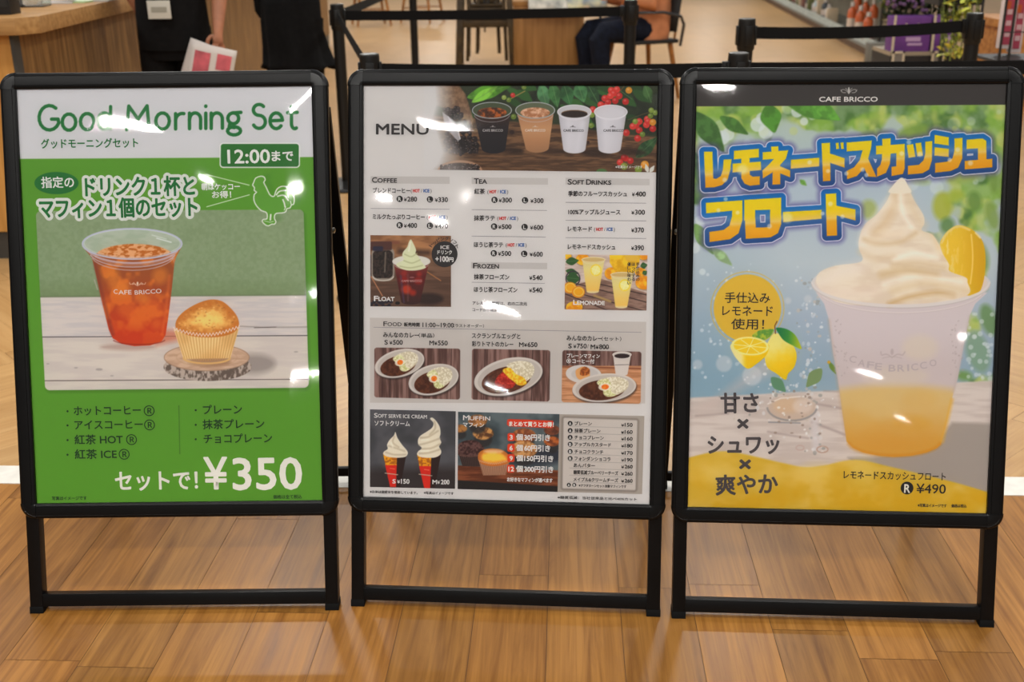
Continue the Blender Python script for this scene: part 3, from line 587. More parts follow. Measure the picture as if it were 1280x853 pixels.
def pic_muffins(c):
    c.all(VN((62, 74, 80), (96, 108, 112), 22, 22, 3))
    c.ell(600, 545, 22, 14, (52, 60, 64), 8, .8); c.ell(668, 570, 40, 12, (36, 38, 50), 8, .8)
    for x, y, r, a, b in [(576, 536, 8, (176, 120, 60), (110, 70, 40)), (604, 542, 13, (206, 150, 86), (96, 60, 34)), (597, 526, 12, (186, 130, 76), (130, 84, 46)), (655, 545, 15, (176, 108, 60), (126, 70, 40)), (690, 538, 10, (130, 70, 44), (90, 50, 34)), (690, 552, 10, (186, 100, 44), (120, 60, 30)), (655, 562, 17, (206, 156, 96), (150, 100, 56))]:
        c.ell(x, y+7, r*.85, r*.8, (44, 40, 40), 3, .85); c.ell(x, y, r, r*.62, VN(b, a, 4, 4, 7), 1.8)
    c.put(lambda X, Y: 582 + (X-572)*.05 - Y, None, VN((96, 48, 26), (136, 74, 44), 20, 3, 4), 1.4)
    c.put(lambda X, Y: 600.5 + (X-572)*.06 - Y, None, (34, 28, 28), 1.4)
    pic_muffin(c, [(571, 566), (574, 555), (585, 550.5), (597, 552), (605, 560), (606, 567), (596, 571), (578, 571)], VN((58, 32, 30), (104, 70, 66), 2.5, 2.5, 5), [(573, 567), (606, 567), (603, 583), (578, 583)], (70, 50, 46), (96, 66, 56), (40, 28, 26), 12)
    pic_muffin(c, [(597.5, 573), (600, 565), (611, 561), (625, 562), (634, 567), (638, 574), (634, 580), (616, 583), (602, 580)], lambda X, Y, d: mixc((190, 110, 40), (250, 196, 70), sstep(-1, -8, d + 2*(fbm(X, Y, 3, 3, 6)-.5))), [(598.5, 576), (637.5, 575), (632, 594), (604, 594.5)], (176, 132, 104), (206, 160, 130), (120, 84, 66), 15)
    c.ell(617, 564.5, 12, 2.5, (240, 226, 206), 3, .5)
    for k, (x, y) in enumerate([(639, 546.6), (638.8, 560), (638.8, 572.8), (638.6, 586.2)]): c.rect(x-4.6, y-5, x+4.6, y+5, 2.4, (214, 62, 28))
    c.poly([(634, 525), (637, 524), (691, 526), (692, 528), (691.5, 534.5), (689, 535.5), (636, 533.2), (633.6, 531)], (210, 58, 26), .8)
def pic_prices(c):
    c.all((166, 157, 148))
    Q = np.array([(703.2, 521.4), (797.8, 524.3), (795.6, 614.2), (701.9, 612)]); m = Q.mean(0); R = m + (Q-m)*(1 - 3/np.abs(Q-m))
    c.put(lambda X, Y: sd_poly(X, Y, R) - 3.6, None, (116, 106, 100), 3.5, .9); c.put(lambda X, Y: sd_poly(X, Y, R) - 2, None, (196, 188, 182), 2)
    for y in (533.8, 542.4, 551.2, 560.2, 568.7, 577.6, 586.3, 595.2, 603.6): c.line([(712, y-1), (790.5, y+1.6)], .5, (150, 146, 144), .8, .9)
def print_mid():
    out = [('hero_picture', corner_pic([(530, 104), (826, 104.5), (822, 215.6), (530, 212.2)], 1.7, pic_hero)),
           ('float_picture', corner_pic([(463, 294.1), (563.8, 294.9), (563.8, 383.8), (463, 383.2)], 2, pic_float, 0, 0)),
           ('lemonade_picture', corner_pic([(706.7, 318.3), (809.4, 319.2), (808.1, 388.4), (705.6, 386.9)], 2, pic_lemonade))]
    for n, q in enumerate([[(468, 434.7), (575.3, 436), (575, 499.6), (468, 497)], [(590, 436.2), (687.8, 437.9), (686.9, 502.2), (589.4, 499.8)], [(703, 438), (801.8, 439.8), (800.8, 505), (702, 503)]]):
        out.append(('curry_picture', corner_pic(q, 2, pic_food(n), 3.2, .6, (190, 184, 180))))
    out += [('soft_cream_picture', corner_pic([(462.5, 511.9), (569.7, 514.3), (568.8, 611.3), (462.5, 609)], 1.8, pic_softserve)),
            ('muffin_picture', corner_pic([(572.6, 514.9), (699.4, 517.9), (697, 615.2), (572, 611.6)], 1.8, pic_muffins)),
            ('price_panel', corner_pic([(699.4, 518), (805.4, 520.2), (802.7, 617.9), (697, 615.2)], 1.5, pic_prices))]
    return out
RQ = [(866, 103), (1262, 99), (1238, 645), (854, 637.5)]
def print_right():
    c = Canvas(RQ, 1.6, (200, 200, 200)); rnd = random.Random(8)
    X0, Y0 = c.X, c.Y
    # out-of-focus garden
    sky = GV([(130, (176, 190, 178)), (230, (176, 190, 200)), (330, (184, 194, 200)), (400, (164, 178, 192)), (470, (146, 168, 184)), (500, (150, 172, 184))])
    c.all(sky)
    c.put(lambda X, Y: np.hypot((X-895)/70, (Y-470)/55) - 1, None, (124, 160, 178), 1.2, .6)
    c.put(lambda X, Y: np.hypot((X-905)/60, (Y-400)/80) - 1, None, (150, 172, 186), 1.2, .5)
    gm = fbm(X0, Y0, 34, 34, 41) + .42*sstep(215, 132, Y0) + .14*sstep(905, 868, X0)*sstep(420, 200, Y0) - .30*sstep(900, 1010, X0)*sstep(1180, 1090, X0)*sstep(140, 200, Y0) - .5*sstep(250, 330, Y0)*sstep(1160, 1100, X0) + .16*sstep(1120, 1240, X0)*sstep(420, 200, Y0)
    gcol = mixc(mixc((78, 118, 52), (132, 172, 62), sstep(.3, .6, fbm(X0, Y0, 22, 22, 43))), (180, 192, 92), sstep(.55, .75, fbm(X0, Y0, 26, 26, 47)))
    gcol = mixc(gcol, (186, 200, 176), .35*sstep(.3, .7, fbm(X0, Y0, 15, 15, 51)))
    t = sstep(.56, .74, gm)[..., None]*.92
    c.C = c.C*(1-t) + gcol*t
    for k in range(70):
        x = rnd.uniform(868, 1256); y = rnd.uniform(134, 235)
        if 960 < x < 1100 and y > 170: continue
        c.ell(x, y, *(2*[rnd.uniform(3, 9)]), (204, 214, 214) if k % 3 else (196, 204, 110), 2.5, rnd.uniform(.3, .65))
    for x, y, r in [(903, 172, 9), (910, 168, 8), (947, 156, 9), (957, 165, 9), (952, 148, 7), (996, 140, 7), (1005, 152, 5), (875, 282, 6), (868, 310, 7), (874, 275, 5), (878, 340, 4)]: c.ell(x, y, r, r, (208, 216, 218), 2, .8)
    for a, b, w, col in [((868, 140), (905, 190), 13, (66, 104, 50)), ((900, 146), (935, 168), 8, (70, 112, 48)), ((960, 130), (968, 166), 13, (74, 124, 44)), ((980, 126), (1050, 150), 10, (82, 132, 50)), ((1015, 128), (1050, 150), 9, (92, 146, 56)), ((868, 190), (880, 240), 8, (84, 120, 56)), ((895, 215), (905, 228), 5, (90, 140, 60)), ((1000, 225), (1008, 232), 3, (96, 140, 60)), ((868, 280), (892, 318), 9, (108, 140, 84)), ((890, 310), (915, 332), 6, (140, 166, 122))]:
        pic_leaf(c, a, b, w, VN(col, tuple(v*1.2 for v in col), 8, 8, 3), None, 2)
    for x, y, rx, ry, col in [(1178, 258, 12, 18, (170, 176, 50)), (1192, 246, 14, 7, (170, 182, 70)), (1184, 282, 9, 10, (92, 132, 70)), (1218, 252, 9, 13, (104, 140, 66)), (1240, 270, 8, 18, (130, 156, 76)), (1206, 222, 22, 6, (160, 176, 90)), (1242, 225, 6, 16, (120, 150, 70)), (1086, 262, 10, 12, (166, 178, 100)), (1148, 225, 14, 5, (170, 190, 120)), (1225, 320, 10, 20, (120, 150, 90)), (1230, 180, 14, 20, (130, 160, 70)), (1145, 168, 24, 12, (126, 156, 66)), (1090, 172, 22, 8, (140, 166, 90)), (1205, 470, 10, 6, (110, 150, 70)), (1222, 440, 14, 26, (128, 158, 130)), (1236, 400, 10, 20, (104, 140, 84))]: c.ell(x, y, rx, ry, col, 7, .8, rnd.uniform(-20, 20))
    for k in range(34): c.ell(1206 + 34*rnd.random(), 390 + 84*rnd.random(), *(2*[rnd.uniform(1.5, 3.5)]), (206, 212, 216), 1.5, .6)
    # table
    hy = lambda X: np.interp(X, [850, 930, 1000, 1060, 1200, 1240], [498, 494, 490, 488, 478, 476])
    c.put(lambda X, Y: hy(X) - Y, None, VN((196, 184, 178), (208, 198, 192), 40, 5, 12), 2.5)
    for p, w in [([(1020, 505), (1060, 512)], 2.5), ([(1015, 528), (1060, 545)], 3), ([(960, 540), (1010, 548)], 2), ([(1030, 489), (1050, 490)], 1.4), ([(870, 520), (910, 517)], 2)]: c.line(p, w, (158, 140, 138), 3, .6)
    c.poly([(1060, 572), (1090, 572), (1130, 566), (1172, 552), (1190, 528), (1262, 531), (1262, 660), (1120, 660)], (162, 152, 144), 5, .95)
    c.poly([(880, 510), (960, 470), (985, 440), (960, 445), (920, 478)], (206, 186, 180), 14, .45)
    # melted yellow wave along the bottom
    top = smooth([(850, 576), (859, 573), (893, 565), (920, 566), (974, 578), (1005, 584), (1030, 582), (1069, 575), (1114, 584), (1192, 603), (1240, 617), (1262, 622)], 6, False)
    c.poly(list(top) + [(1262, 660), (850, 660)], lambda X, Y, d: mixc(mixc((206, 172, 50), (216, 186, 86), sstep(.3, .8, fbm(X, Y, 40, 22, 5))), (204, 164, 24), sstep(585, 625, Y)*sstep(.25, .6, fbm(X, Y, 30, 22, 9)))*(1-.0), 2.5, .97)
    for k in range(9): c.ell(865 + 30*k + rnd.uniform(-10, 10), rnd.uniform(580, 625), rnd.uniform(12, 26), rnd.uniform(8, 16), (222, 200, 110) if k % 2 else (206, 166, 30), 12, .35)
    # splash of water
    for k in range(190):
        t = rnd.random(); x = 1018 + rnd.gauss(0, 9) - (1-t)*6; y = 345 + 225*t
        if k % 3 == 0: x, y = 975 + rnd.gauss(0, 34), 500 + rnd.gauss(0, 16)
        r = rnd.uniform(.7, 2.6); v = rnd.choice([(214, 214, 216), (226, 226, 226), (150, 150, 146), (196, 186, 176)]); c.ell(x, y, r, r*rnd.uniform(.6, 1.4), v, 1.1, rnd.uniform(.4, .9))
    c.line([(1018, 520), (1020, 560)], 9, (206, 200, 202), 6, .7)
    c.ell(990, 511, 30, 16, (196, 176, 160), 5, .9); c.ell(984, 507, 17, 10, (206, 178, 146), 6, .7); c.ell(1003, 508, 12, 9, (214, 200, 190), 5, .7)
    c.line(arc(990, 509, 31, 17, 185, 350), 2, (120, 124, 130), 2, .7); c.line([(961, 528), (1000, 529)], 1.4, (110, 116, 126), 1.6, .7); c.line([(960, 505), (976, 498), (1000, 496)], 1.5, (228, 224, 222), 1.6, .8)
    for k in range(40): c.ell(rnd.uniform(955, 1025), rnd.uniform(488, 548), rnd.uniform(.8, 2.2), rnd.uniform(.8, 1.8), rnd.choice([(226, 224, 222), (150, 132, 120), (214, 208, 206)]), 1.1, .8)
    c.line(arc(1028, 562, 7, 4, 0, 360), 1.6, (176, 140, 120), 1.2, .7); c.line(arc(1000, 560, 5, 3, 0, 360), 1.4, (190, 160, 150), 1.2, .6)
    pic_leaf(c, (964, 472), (982, 490), 7, (98, 142, 110), None, 1.2); pic_leaf(c, (1027, 461), (1008, 484), 8, (126, 148, 100), None, 1.2); pic_leaf(c, (1036, 452), (1045, 468), 3, (110, 140, 60), None, 1.2); c.ell(1036, 453, 2, 2, (206, 160, 50), 1.2)
    for k in range(70): c.ell(rnd.uniform(866, 1010), rnd.uniform(330, 480), *(2*[rnd.uniform(.8, 2.4)]), (212, 218, 222), 1.3, rnd.uniform(.3, .8))
    for x, y, r in [(872, 456, 6), (905, 455, 10), (940, 470, 12), (985, 376, 4), (1010, 374, 5)]: c.ell(x, y, r, r, (206, 206, 208), 3, .5)
    # the float: lemon wedge, cup, cream
    k = lambda pts: [(1000 + x/4.488, 210 + y/4.488) for x, y in pts]
    wall = lambda X, Y, d: mixc(mixc((204, 194, 196), (198, 186, 186), sstep(400, 470, Y)), mixc((208, 182, 124), (206, 157, 64), sstep(495, 560, Y + 14*(fbm(X, Y, 26, 20, 6)-.5))), sstep(478, 494, Y + 5*np.cos((X-1118)/40)))
    c.poly([(1020, 366), (1030, 380), (1036, 400), (1041, 440), (1047, 474), (1053, 518), (1058, 552), (1066, 560), (1079, 566), (1098, 570), (1118, 571.6), (1140, 570), (1158, 566), (1170, 561), (1176, 556), (1183, 530), (1190, 498), (1197, 473.6), (1205, 430), (1212, 394.8), (1219, 380), (1234, 366)], wall, 1)
    for x, y, rx, ry, col, a in [(1095, 510, 26, 14, (210, 184, 124), .7), (1150, 500, 22, 12, (208, 176, 108), .6), (1075, 525, 14, 12, (208, 174, 100), .5), (1140, 530, 24, 10, (206, 160, 60), .5), (1120, 470, 40, 12, (206, 194, 180), .6), (1150, 435, 22, 16, (212, 200, 180), .5)]: c.ell(x, y, rx, ry, col, 10, a)
    c.line(arc(1118, 552, 58, 18, 190, 350), 4, (204, 134, 20), 4, .5); c.line([(1190, 500), (1178, 552)], 4, (220, 170, 60), 4, .6); c.line([(1036, 400), (1056, 545)], 3, (186, 160, 140), 4, .4); c.line([(1212, 396), (1192, 490)], 3, (186, 172, 172), 4, .5)
    for j in range(60): c.ell(rnd.choice([rnd.uniform(1042, 1060), rnd.uniform(1188, 1206)]), rnd.uniform(400, 470), .9, .9, (170, 156, 156), 1.1, .5)
    # rim and cream
    c.ell(1126, 355, 112, 30, (206, 202, 202), 1)
    c.ell(1126, 354, 108, 26, (212, 200, 192), 1.4)
    c.poly(k([(785, 440), (800, 390), (840, 345), (890, 322), (955, 340), (1010, 388), (1035, 450), (1041, 540), (1028, 640), (1000, 705), (950, 720), (870, 660), (820, 540)]),
           lambda X, Y, d: mixc(mixc((224, 192, 56), (208, 166, 24), sstep(1190, 1232, X)), (236, 206, 120), sstep(.5, .72, fbm(X, Y, 2.6, 9, 15))*sstep(1212, 1180, X)), 1, sm=5)
    c.line(k([(960, 375), (968, 470), (966, 560), (955, 650)]), 1.8, (236, 206, 110), 1.4, .9, sm=4); c.line(k([(795, 420), (830, 360), (890, 328), (950, 348)]), 2.6, (236, 206, 130), 2, .9, sm=4); c.line(k([(985, 365), (1010, 392)]), 2, (240, 224, 190), 1.6, .8)
    cr = [(560, 58), (585, 62), (610, 110), (640, 180), (690, 260), (698, 310), (682, 350), (740, 372), (780, 430), (800, 480), (835, 540), (840, 580), (930, 615), (940, 645), (955, 690), (930, 718), (850, 748), (720, 768), (600, 772), (470, 768), (330, 772), (200, 750), (130, 700), (90, 640), (110, 585), (200, 548), (345, 525), (330, 455), (330, 400), (360, 320), (430, 260), (490, 180), (520, 100)]
    c.poly(k(cr), VN((226, 216, 200), (216, 202, 184), 26, 9, 14), 1.2, sm=4)
    tan, hi = (204, 180, 140), (238, 232, 222)
    for st, w, col, s, a in [([(545, 110), (520, 200), (480, 300), (420, 360)], 8, (214, 190, 152), 9, .8), ([(590, 110), (620, 200), (660, 280), (690, 320)], 6, (216, 196, 164), 7, .7), ([(568, 90), (565, 180), (580, 260), (625, 330)], 4, hi, 4, .9), ([(500, 190), (420, 290), (370, 350), (350, 420)], 6, (234, 226, 216), 7, .8),
                             ([(360, 400), (440, 425), (560, 415), (650, 365)], 3.5, tan, 4, .8), ([(340, 470), (420, 510), (520, 500)], 4, (214, 194, 164), 6, .7), ([(400, 410), (480, 380), (560, 370)], 5, (228, 212, 190), 7, .7), ([(530, 515), (640, 478), (770, 500)], 4, hi, 4, .9), ([(520, 545), (660, 535), (810, 560)], 4, (206, 184, 148), 5, .8),
                             ([(460, 600), (600, 575), (760, 598)], 6, (206, 182, 138), 6, .9), ([(470, 650), (640, 610), (900, 640)], 4, hi, 4, .8), ([(520, 690), (700, 650), (930, 690)], 5, (214, 194, 156), 6, .7), ([(500, 765), (610, 725), (760, 700), (860, 715)], 5, (196, 164, 110), 4, .85), ([(700, 755), (800, 725), (920, 712)], 4, (220, 204, 180), 4, .8),
                             ([(130, 640), (220, 590), (340, 560)], 10, (226, 216, 208), 10, .7), ([(140, 690), (260, 700), (420, 690)], 8, (222, 206, 194), 10, .7), ([(740, 375), (765, 420), (775, 450)], 2.5, (228, 200, 160), 3, .7), ([(680, 360), (740, 400), (790, 470)], 4, (222, 208, 184), 5, .7)]:
        c.line(k(st), w, col, s*1.9, a*.95, sm=6)
    c.poly([(1013.5, 352)] + arc(1126, 353, 112, 31.5, 184, 356, 40) + [(1238, 352)] + arc(1126, 351.5, 110, 29, 356, 184, 40), (214, 208, 206), 1.2, .95)
    c.line(arc(1126, 353.4, 112, 32, 184, 357, 40), 1, (176, 166, 162), 1.2, .5); c.line(arc(1126, 361, 104, 30, 200, 345, 30), 1.1, (222, 214, 212), 1.4, .7); c.line(arc(1126, 360, 106, 32, 200, 345, 30), .8, (184, 172, 170), 1.2, .4)
    for j in (-1, 1): c.line([(1115, 447), (1115+7*j, 443), (1115+13*j, 444), (1116+15*j, 440)], 1.4, (180, 166, 166), 1.2, .8, sm=4); c.line([(1115+2*j, 446), (1115+8*j, 447), (1115+12*j, 448)], 1, (180, 166, 166), 1.2, .7)
    c.ell(1115, 440, 2, 4, (180, 166, 166), 1.2, .8)
    # headline in heavy square letters
    A = lambda pts: [(860 + x/4.267, 130 + y/4.267) for x, y in pts]; B = lambda pts: [(1050 + x/4.267, 130 + y/4.267) for x, y in pts]
    L1 = [A([(85, 255), (130, 255), (135, 398), (150, 400), (175, 385), (186, 350), (190, 297), (232, 295), (226, 350), (212, 402), (182, 433), (140, 445), (93, 447)]),
          A([(245, 250), (378, 239), (378, 285), (244, 296)]), A([(238, 319), (388, 308), (390, 353), (238, 366)]), A([(283, 280), (328, 278), (330, 378), (345, 388), (383, 386), (383, 431), (330, 437), (302, 426), (285, 397)]),
          A([(443, 228), (481, 226), (483, 258), (445, 260)]), A([(398, 258), (535, 247), (522, 292), (490, 327), (450, 366), (399, 398), (397, 355), (430, 325), (458, 294), (398, 298)]), A([(452, 325), (492, 325), (492, 429), (450, 431)]), A([(485, 330), (545, 355), (545, 392), (485, 368)]),
          A([(549, 298), (700, 287), (700, 333), (548, 346)]), A([(712, 210), (757, 207), (760, 410), (720, 413)]), A([(750, 262), (835, 290), (835, 340), (750, 312)]), A([(788, 208), (803, 207), (806, 240), (791, 242)]), A([(813, 206), (829, 205), (831, 239), (817, 241)]),
          B([(35, 206), (170, 195), (165, 240), (150, 292), (194, 390), (150, 388), (128, 342), (90, 385), (38, 402), (35, 358), (75, 338), (105, 300), (120, 247), (36, 254)]),
          B([(192, 224), (345, 213), (345, 260), (192, 270)]), B([(225, 186), (270, 183), (270, 240), (226, 242)]), B([(225, 250), (272, 248), (266, 320), (245, 368), (197, 389), (197, 345), (215, 325), (223, 295)]), B([(300, 230), (345, 228), (345, 345), (335, 374), (275, 385), (275, 336), (300, 332)]),
          B([(355, 219), (390, 214), (402, 282), (366, 288)]), B([(402, 210), (432, 206), (442, 276), (412, 280)]), B([(455, 201), (492, 198), (490, 300), (475, 350), (440, 370), (362, 377), (362, 330), (420, 325), (446, 300), (455, 260)]),
          B([(505, 165), (580, 178), (580, 222), (503, 211)]), B([(505, 231), (580, 240), (580, 283), (503, 276)]), B([(610, 184), (653, 181), (652, 290), (630, 340), (590, 358), (507, 367), (507, 316), (570, 308), (600, 290), (610, 250)]),
          B([(675, 191), (760, 184), (780, 197), (781, 295), (812, 292), (812, 338), (665, 350), (665, 304), (736, 298), (735, 237), (675, 241)])]
    L2 = [A([(95, 528), (290, 514), (290, 620), (270, 690), (225, 722), (115, 737), (114, 683), (190, 672), (220, 650), (235, 600), (235, 570), (97, 584)]),
          A([(300, 512), (497, 500), (497, 563), (358, 567), (358, 622), (300, 622)]), A([(470, 502), (497, 500), (497, 640), (480, 690), (440, 712), (308, 720), (303, 600), (358, 600), (362, 660), (438, 657), (438, 530)]), A([(507, 577), (712, 565), (712, 613), (508, 631)]), A([(734, 480), (790, 477), (795, 702), (740, 705)]), A([(780, 541), (893, 563), (893, 622), (780, 592)])]
    def word(polys, bb, hh, slope):
        def f(X, Y):
            d = np.full(X.shape, 1e9)
            for p in polys: d = np.minimum(d, sd_poly(X, Y, p))
            return d
        x0, y0, x1, y1 = bb
        j = np.nonzero((c.c1 >= x0) & (c.c0 <= x1))[0]; i = np.nonzero((c.r1 >= y0) & (c.r0 <= y1))[0]
        I, J = slice(i[0], i[-1]+1), slice(j[0], j[-1]+1); X, Y = c.X[I, J], c.Y[I, J]; d = f(X, Y)
        h = (Y - slope(X))/hh                                           # 0 at the letters' top, 1 at their foot
        def lay(al, col):
            al = np.clip(al, 0, 1)[..., None]; c.C[I, J] = c.C[I, J]*(1-al) + col*al
        lay(.75*np.clip(1 - (d-6)/9, 0, 1)**1.5, np.array((74, 66, 140.)))
        lay(.5 - (d-7.1)/.9, np.array((214, 216, 226.)))
        st = [(-.2, (0, 104, 178)), (.3, (16, 110, 182)), (.5, (84, 128, 178)), (.62, (52, 98, 158)), (1.2, (28, 68, 128))]
        lay(.5 - (d-6.0)/.9, np.stack([np.interp(h, [s[0] for s in st], [s[1][q] for s in st]) for q in range(3)], -1))
        st = [(0, (228, 204, 6)), (.42, (226, 200, 14)), (.6, (228, 196, 100)), (.68, (226, 172, 30)), (1, (222, 156, 8))]
        lay(.5 - d/.9, np.stack([np.interp(h, [s[0] for s in st], [s[1][q] for s in st]) for q in range(3)], -1))
    word(L2, (862, 228, 1100, 325), 54, lambda X: 250 - (X-880)*.06)
    word(L1, (862, 150, 1262, 262), 48, lambda X: 190 - (X-880)*.083)
    for x, y, r in [(928, 212, 6.5), (906, 225, 3), (1012, 203, 2.8), (1035, 214, 2.6), (1078, 212, 2.8), (1083, 219, 2.6), (1136, 178, 3), (1150, 193, 3.2), (1127, 192, 3), (1197, 187, 3), (1187, 200, 2.6), (1213, 204, 3.2), (984, 272, 6.5), (962, 283, 3), (922, 266, 2.6), (898, 263, 2.6), (907, 249, 2.6), (1038, 255, 3), (1053, 271, 2.6), (1028, 267, 2.4), (1058, 217, 2.6)]:
        c.ell(x, y, r, r, (240, 226, 170) if r > 4 else (226, 226, 220), r*.7, .6)
    # the cream's peak stands in front of the letters' edge
    c.poly(k([(560, 58), (585, 62), (605, 100), (620, 140), (500, 140), (520, 100)]), (226, 218, 202), 1.2, sm=4)
    # header band with crest
    c.poly([(850, 90), (1270, 90), (1270, 131), (850, 133.2)], (58, 53, 51), .8)
    for j in (-1, 1):
        for pts in ([(1061, 117), (1061+4*j, 113), (1061+8*j, 112), (1061+9.5*j, 114)], [(1061, 117), (1061+2.5*j, 112), (1061+4*j, 110.5)], [(1061+4*j, 116), (1061+8*j, 115.5), (1061+10*j, 112.5)]): c.line(pts, .8, (176, 172, 168), .8, .9, sm=4)
    c.ell(1061, 113, 1.2, 4, (190, 186, 182), .8)
    # round badge and drawn lemons
    c.ring(934.2, 385.4, 45.7, 45.7, 1, (212, 180, 70), .9, .9); c.ell(934.2, 385.4, 42.2, 42.2, (212, 178, 58), .9)
    k = lambda pts: [(870 + x/5.688, 330 + y/5.688) for x, y in pts]
    yl = VN((236, 206, 70), (226, 192, 10), 8, 8, 4)
    c.poly(k([(400, 515), (440, 478), (500, 465), (555, 470), (520, 522), (470, 542)]), VN((96, 150, 60), (180, 190, 60), 5, 5, 3), .9, sm=4)
    c.poly(k([(565, 490), (520, 540), (490, 620), (490, 680), (510, 740), (570, 780), (635, 825), (655, 782), (700, 730), (716, 650), (690, 580), (630, 530)]), lambda X, Y, d: mixc((234, 216, 130), (228, 192, 14), sstep(425, 462, Y + .4*(X-978) + 8*(fbm(X, Y, 5, 5, 3)-.5))), .9, sm=4)
    c.poly(k([(570, 455), (640, 462), (700, 500), (735, 560), (748, 607), (690, 582), (625, 545), (590, 500)]), GH([(970, (20, 112, 70)), (985, (60, 140, 60)), (1002, (196, 196, 30))]), .9, sm=4)
    c.line(k([(575, 410), (560, 440), (565, 495)]), 1.3, (110, 70, 50), .9)
    c.poly(k([(250, 570), (265, 640), (310, 700), (368, 746), (430, 712), (495, 655), (518, 600), (505, 570), (380, 560)]), lambda X, Y, d: mixc((232, 216, 150), (228, 190, 6), sstep(925, 935, X)), .9, sm=4)
    c.ell(*k([(384, 585)])[0], 23.5, 11.6, (236, 222, 140), .9, 1, 4); c.ell(*k([(384, 585)])[0], 20.5, 9.6, (226, 196, 40), .9, 1, 4)
    for a in range(0, 360, 45): c.line([k([(384, 585)])[0], k([(384 + 118*math.cos(math.radians(a+12)), 585 + 56*math.sin(math.radians(a+12)))])[0]], 1, (240, 226, 160), .9, .9)
    return c
# ---------------------------------------------------------------- the three poster stands
ILLUM = .80
black = mat('black_aluminium', (9, 9, 9.5), .34, .16, vary=.1, scale=60)
black_plastic = mat('black_plastic', (9, 9, 9.5), .26, .22)
rubber = mat('black_rubber', (8, 8, 8), .7, .15)
steel = mat('dull_steel', (150, 148, 140), .3, metal=1.0)
sheet_white = mat('paper', tuple(255*np.clip((lin((206, 203, 202))/ILLUM), 0, 1)**(1/2.25)), .6, .25)
def ink_mat():
    m = bpy.data.materials.new('printed_ink'); m.use_nodes = True; n, l = m.node_tree.nodes, m.node_tree.links; b = n['Principled BSDF']
    at = n.new('ShaderNodeAttribute'); at.attribute_name = 'Col'; l.new(at.outputs['Color'], b.inputs['Base Color']); b.inputs['Roughness'].default_value = .6; b.inputs['Specular IOR Level'].default_value = .2; return m
INK = ink_mat()
def cover_mat():
    m = bpy.data.materials.new('clear_film'); m.use_nodes = True; n, l = m.node_tree.nodes, m.node_tree.links; n.remove(n['Principled BSDF'])
    tr = n.new('ShaderNodeBsdfTransparent'); gl = n.new('ShaderNodeBsdfGlossy'); gl.inputs['Roughness'].default_value = .035; fr = n.new('ShaderNodeFresnel'); fr.inputs['IOR'].default_value = 1.5
    tr.inputs['Color'].default_value = (.97, .97, .97, 1)
    mx = n.new('ShaderNodeMixShader'); l.new(fr.outputs[0], mx.inputs[0]); l.new(tr.outputs[0], mx.inputs[1]); l.new(gl.outputs[0], mx.inputs[2]); l.new(mx.outputs[0], n['Material Output'].inputs['Surface']); return m
FILM = cover_mat()
PW, PH, POFF = .574, .81833, .22884
class Board:                       # a leaning plane: u to the right, v up the slope from the floor, n out of the sheet
    def __init__(s, X, Y, yaw, lean):
        s.o = np.array([X, Y, 0.]); s.yaw, s.lean = yaw, lean
        cy, sy = math.cos(yaw), math.sin(yaw); s.r = np.array([cy, sy, 0]); s.back = np.array([-sy, cy, 0])
        s.up = s.back*math.sin(lean) + np.array([0, 0, math.cos(lean)]); s.nrm = np.cross(s.r, s.up)
    def uv(s, px, py):
        d = view_ray(px, py); e = np.array([0, 0, EYE]); t = ((s.o-e) @ s.nrm)/(d @ s.nrm); P = e + d*t[..., None] - s.o
        return P @ s.r, P @ s.up
    def P(s, u, v, n=0.0):         # local coordinates under the stand's Empty
        return Vector((u, v*math.sin(s.lean) - n*math.cos(s.lean), v*math.cos(s.lean) + n*math.sin(s.lean)))
    def M(s):
        sl, cl = math.sin(s.lean), math.cos(s.lean)
        return Matrix(((1, 0, 0, 0), (0, sl, -cl, 0), (0, cl, sl, 0), (0, 0, 0, 1)))
_glyph = {}
def glyphs(t):
    if t not in _glyph:
        cu = bpy.data.curves.new('text', 'FONT'); cu.body = t; cu.size = 1; cu.resolution_u = 3
        o = bpy.data.objects.new('text', cu); C.objects.link(o); dg = bpy.context.evaluated_depsgraph_get(); dg.update()
        me = bpy.data.meshes.new_from_object(o.evaluated_get(dg))
        _glyph[t] = (np.array([v.co[:2] for v in me.vertices]), [tuple(p.vertices) for p in me.polygons])
        bpy.data.objects.remove(o); bpy.data.curves.remove(cu); bpy.data.meshes.remove(me)
    return _glyph[t]
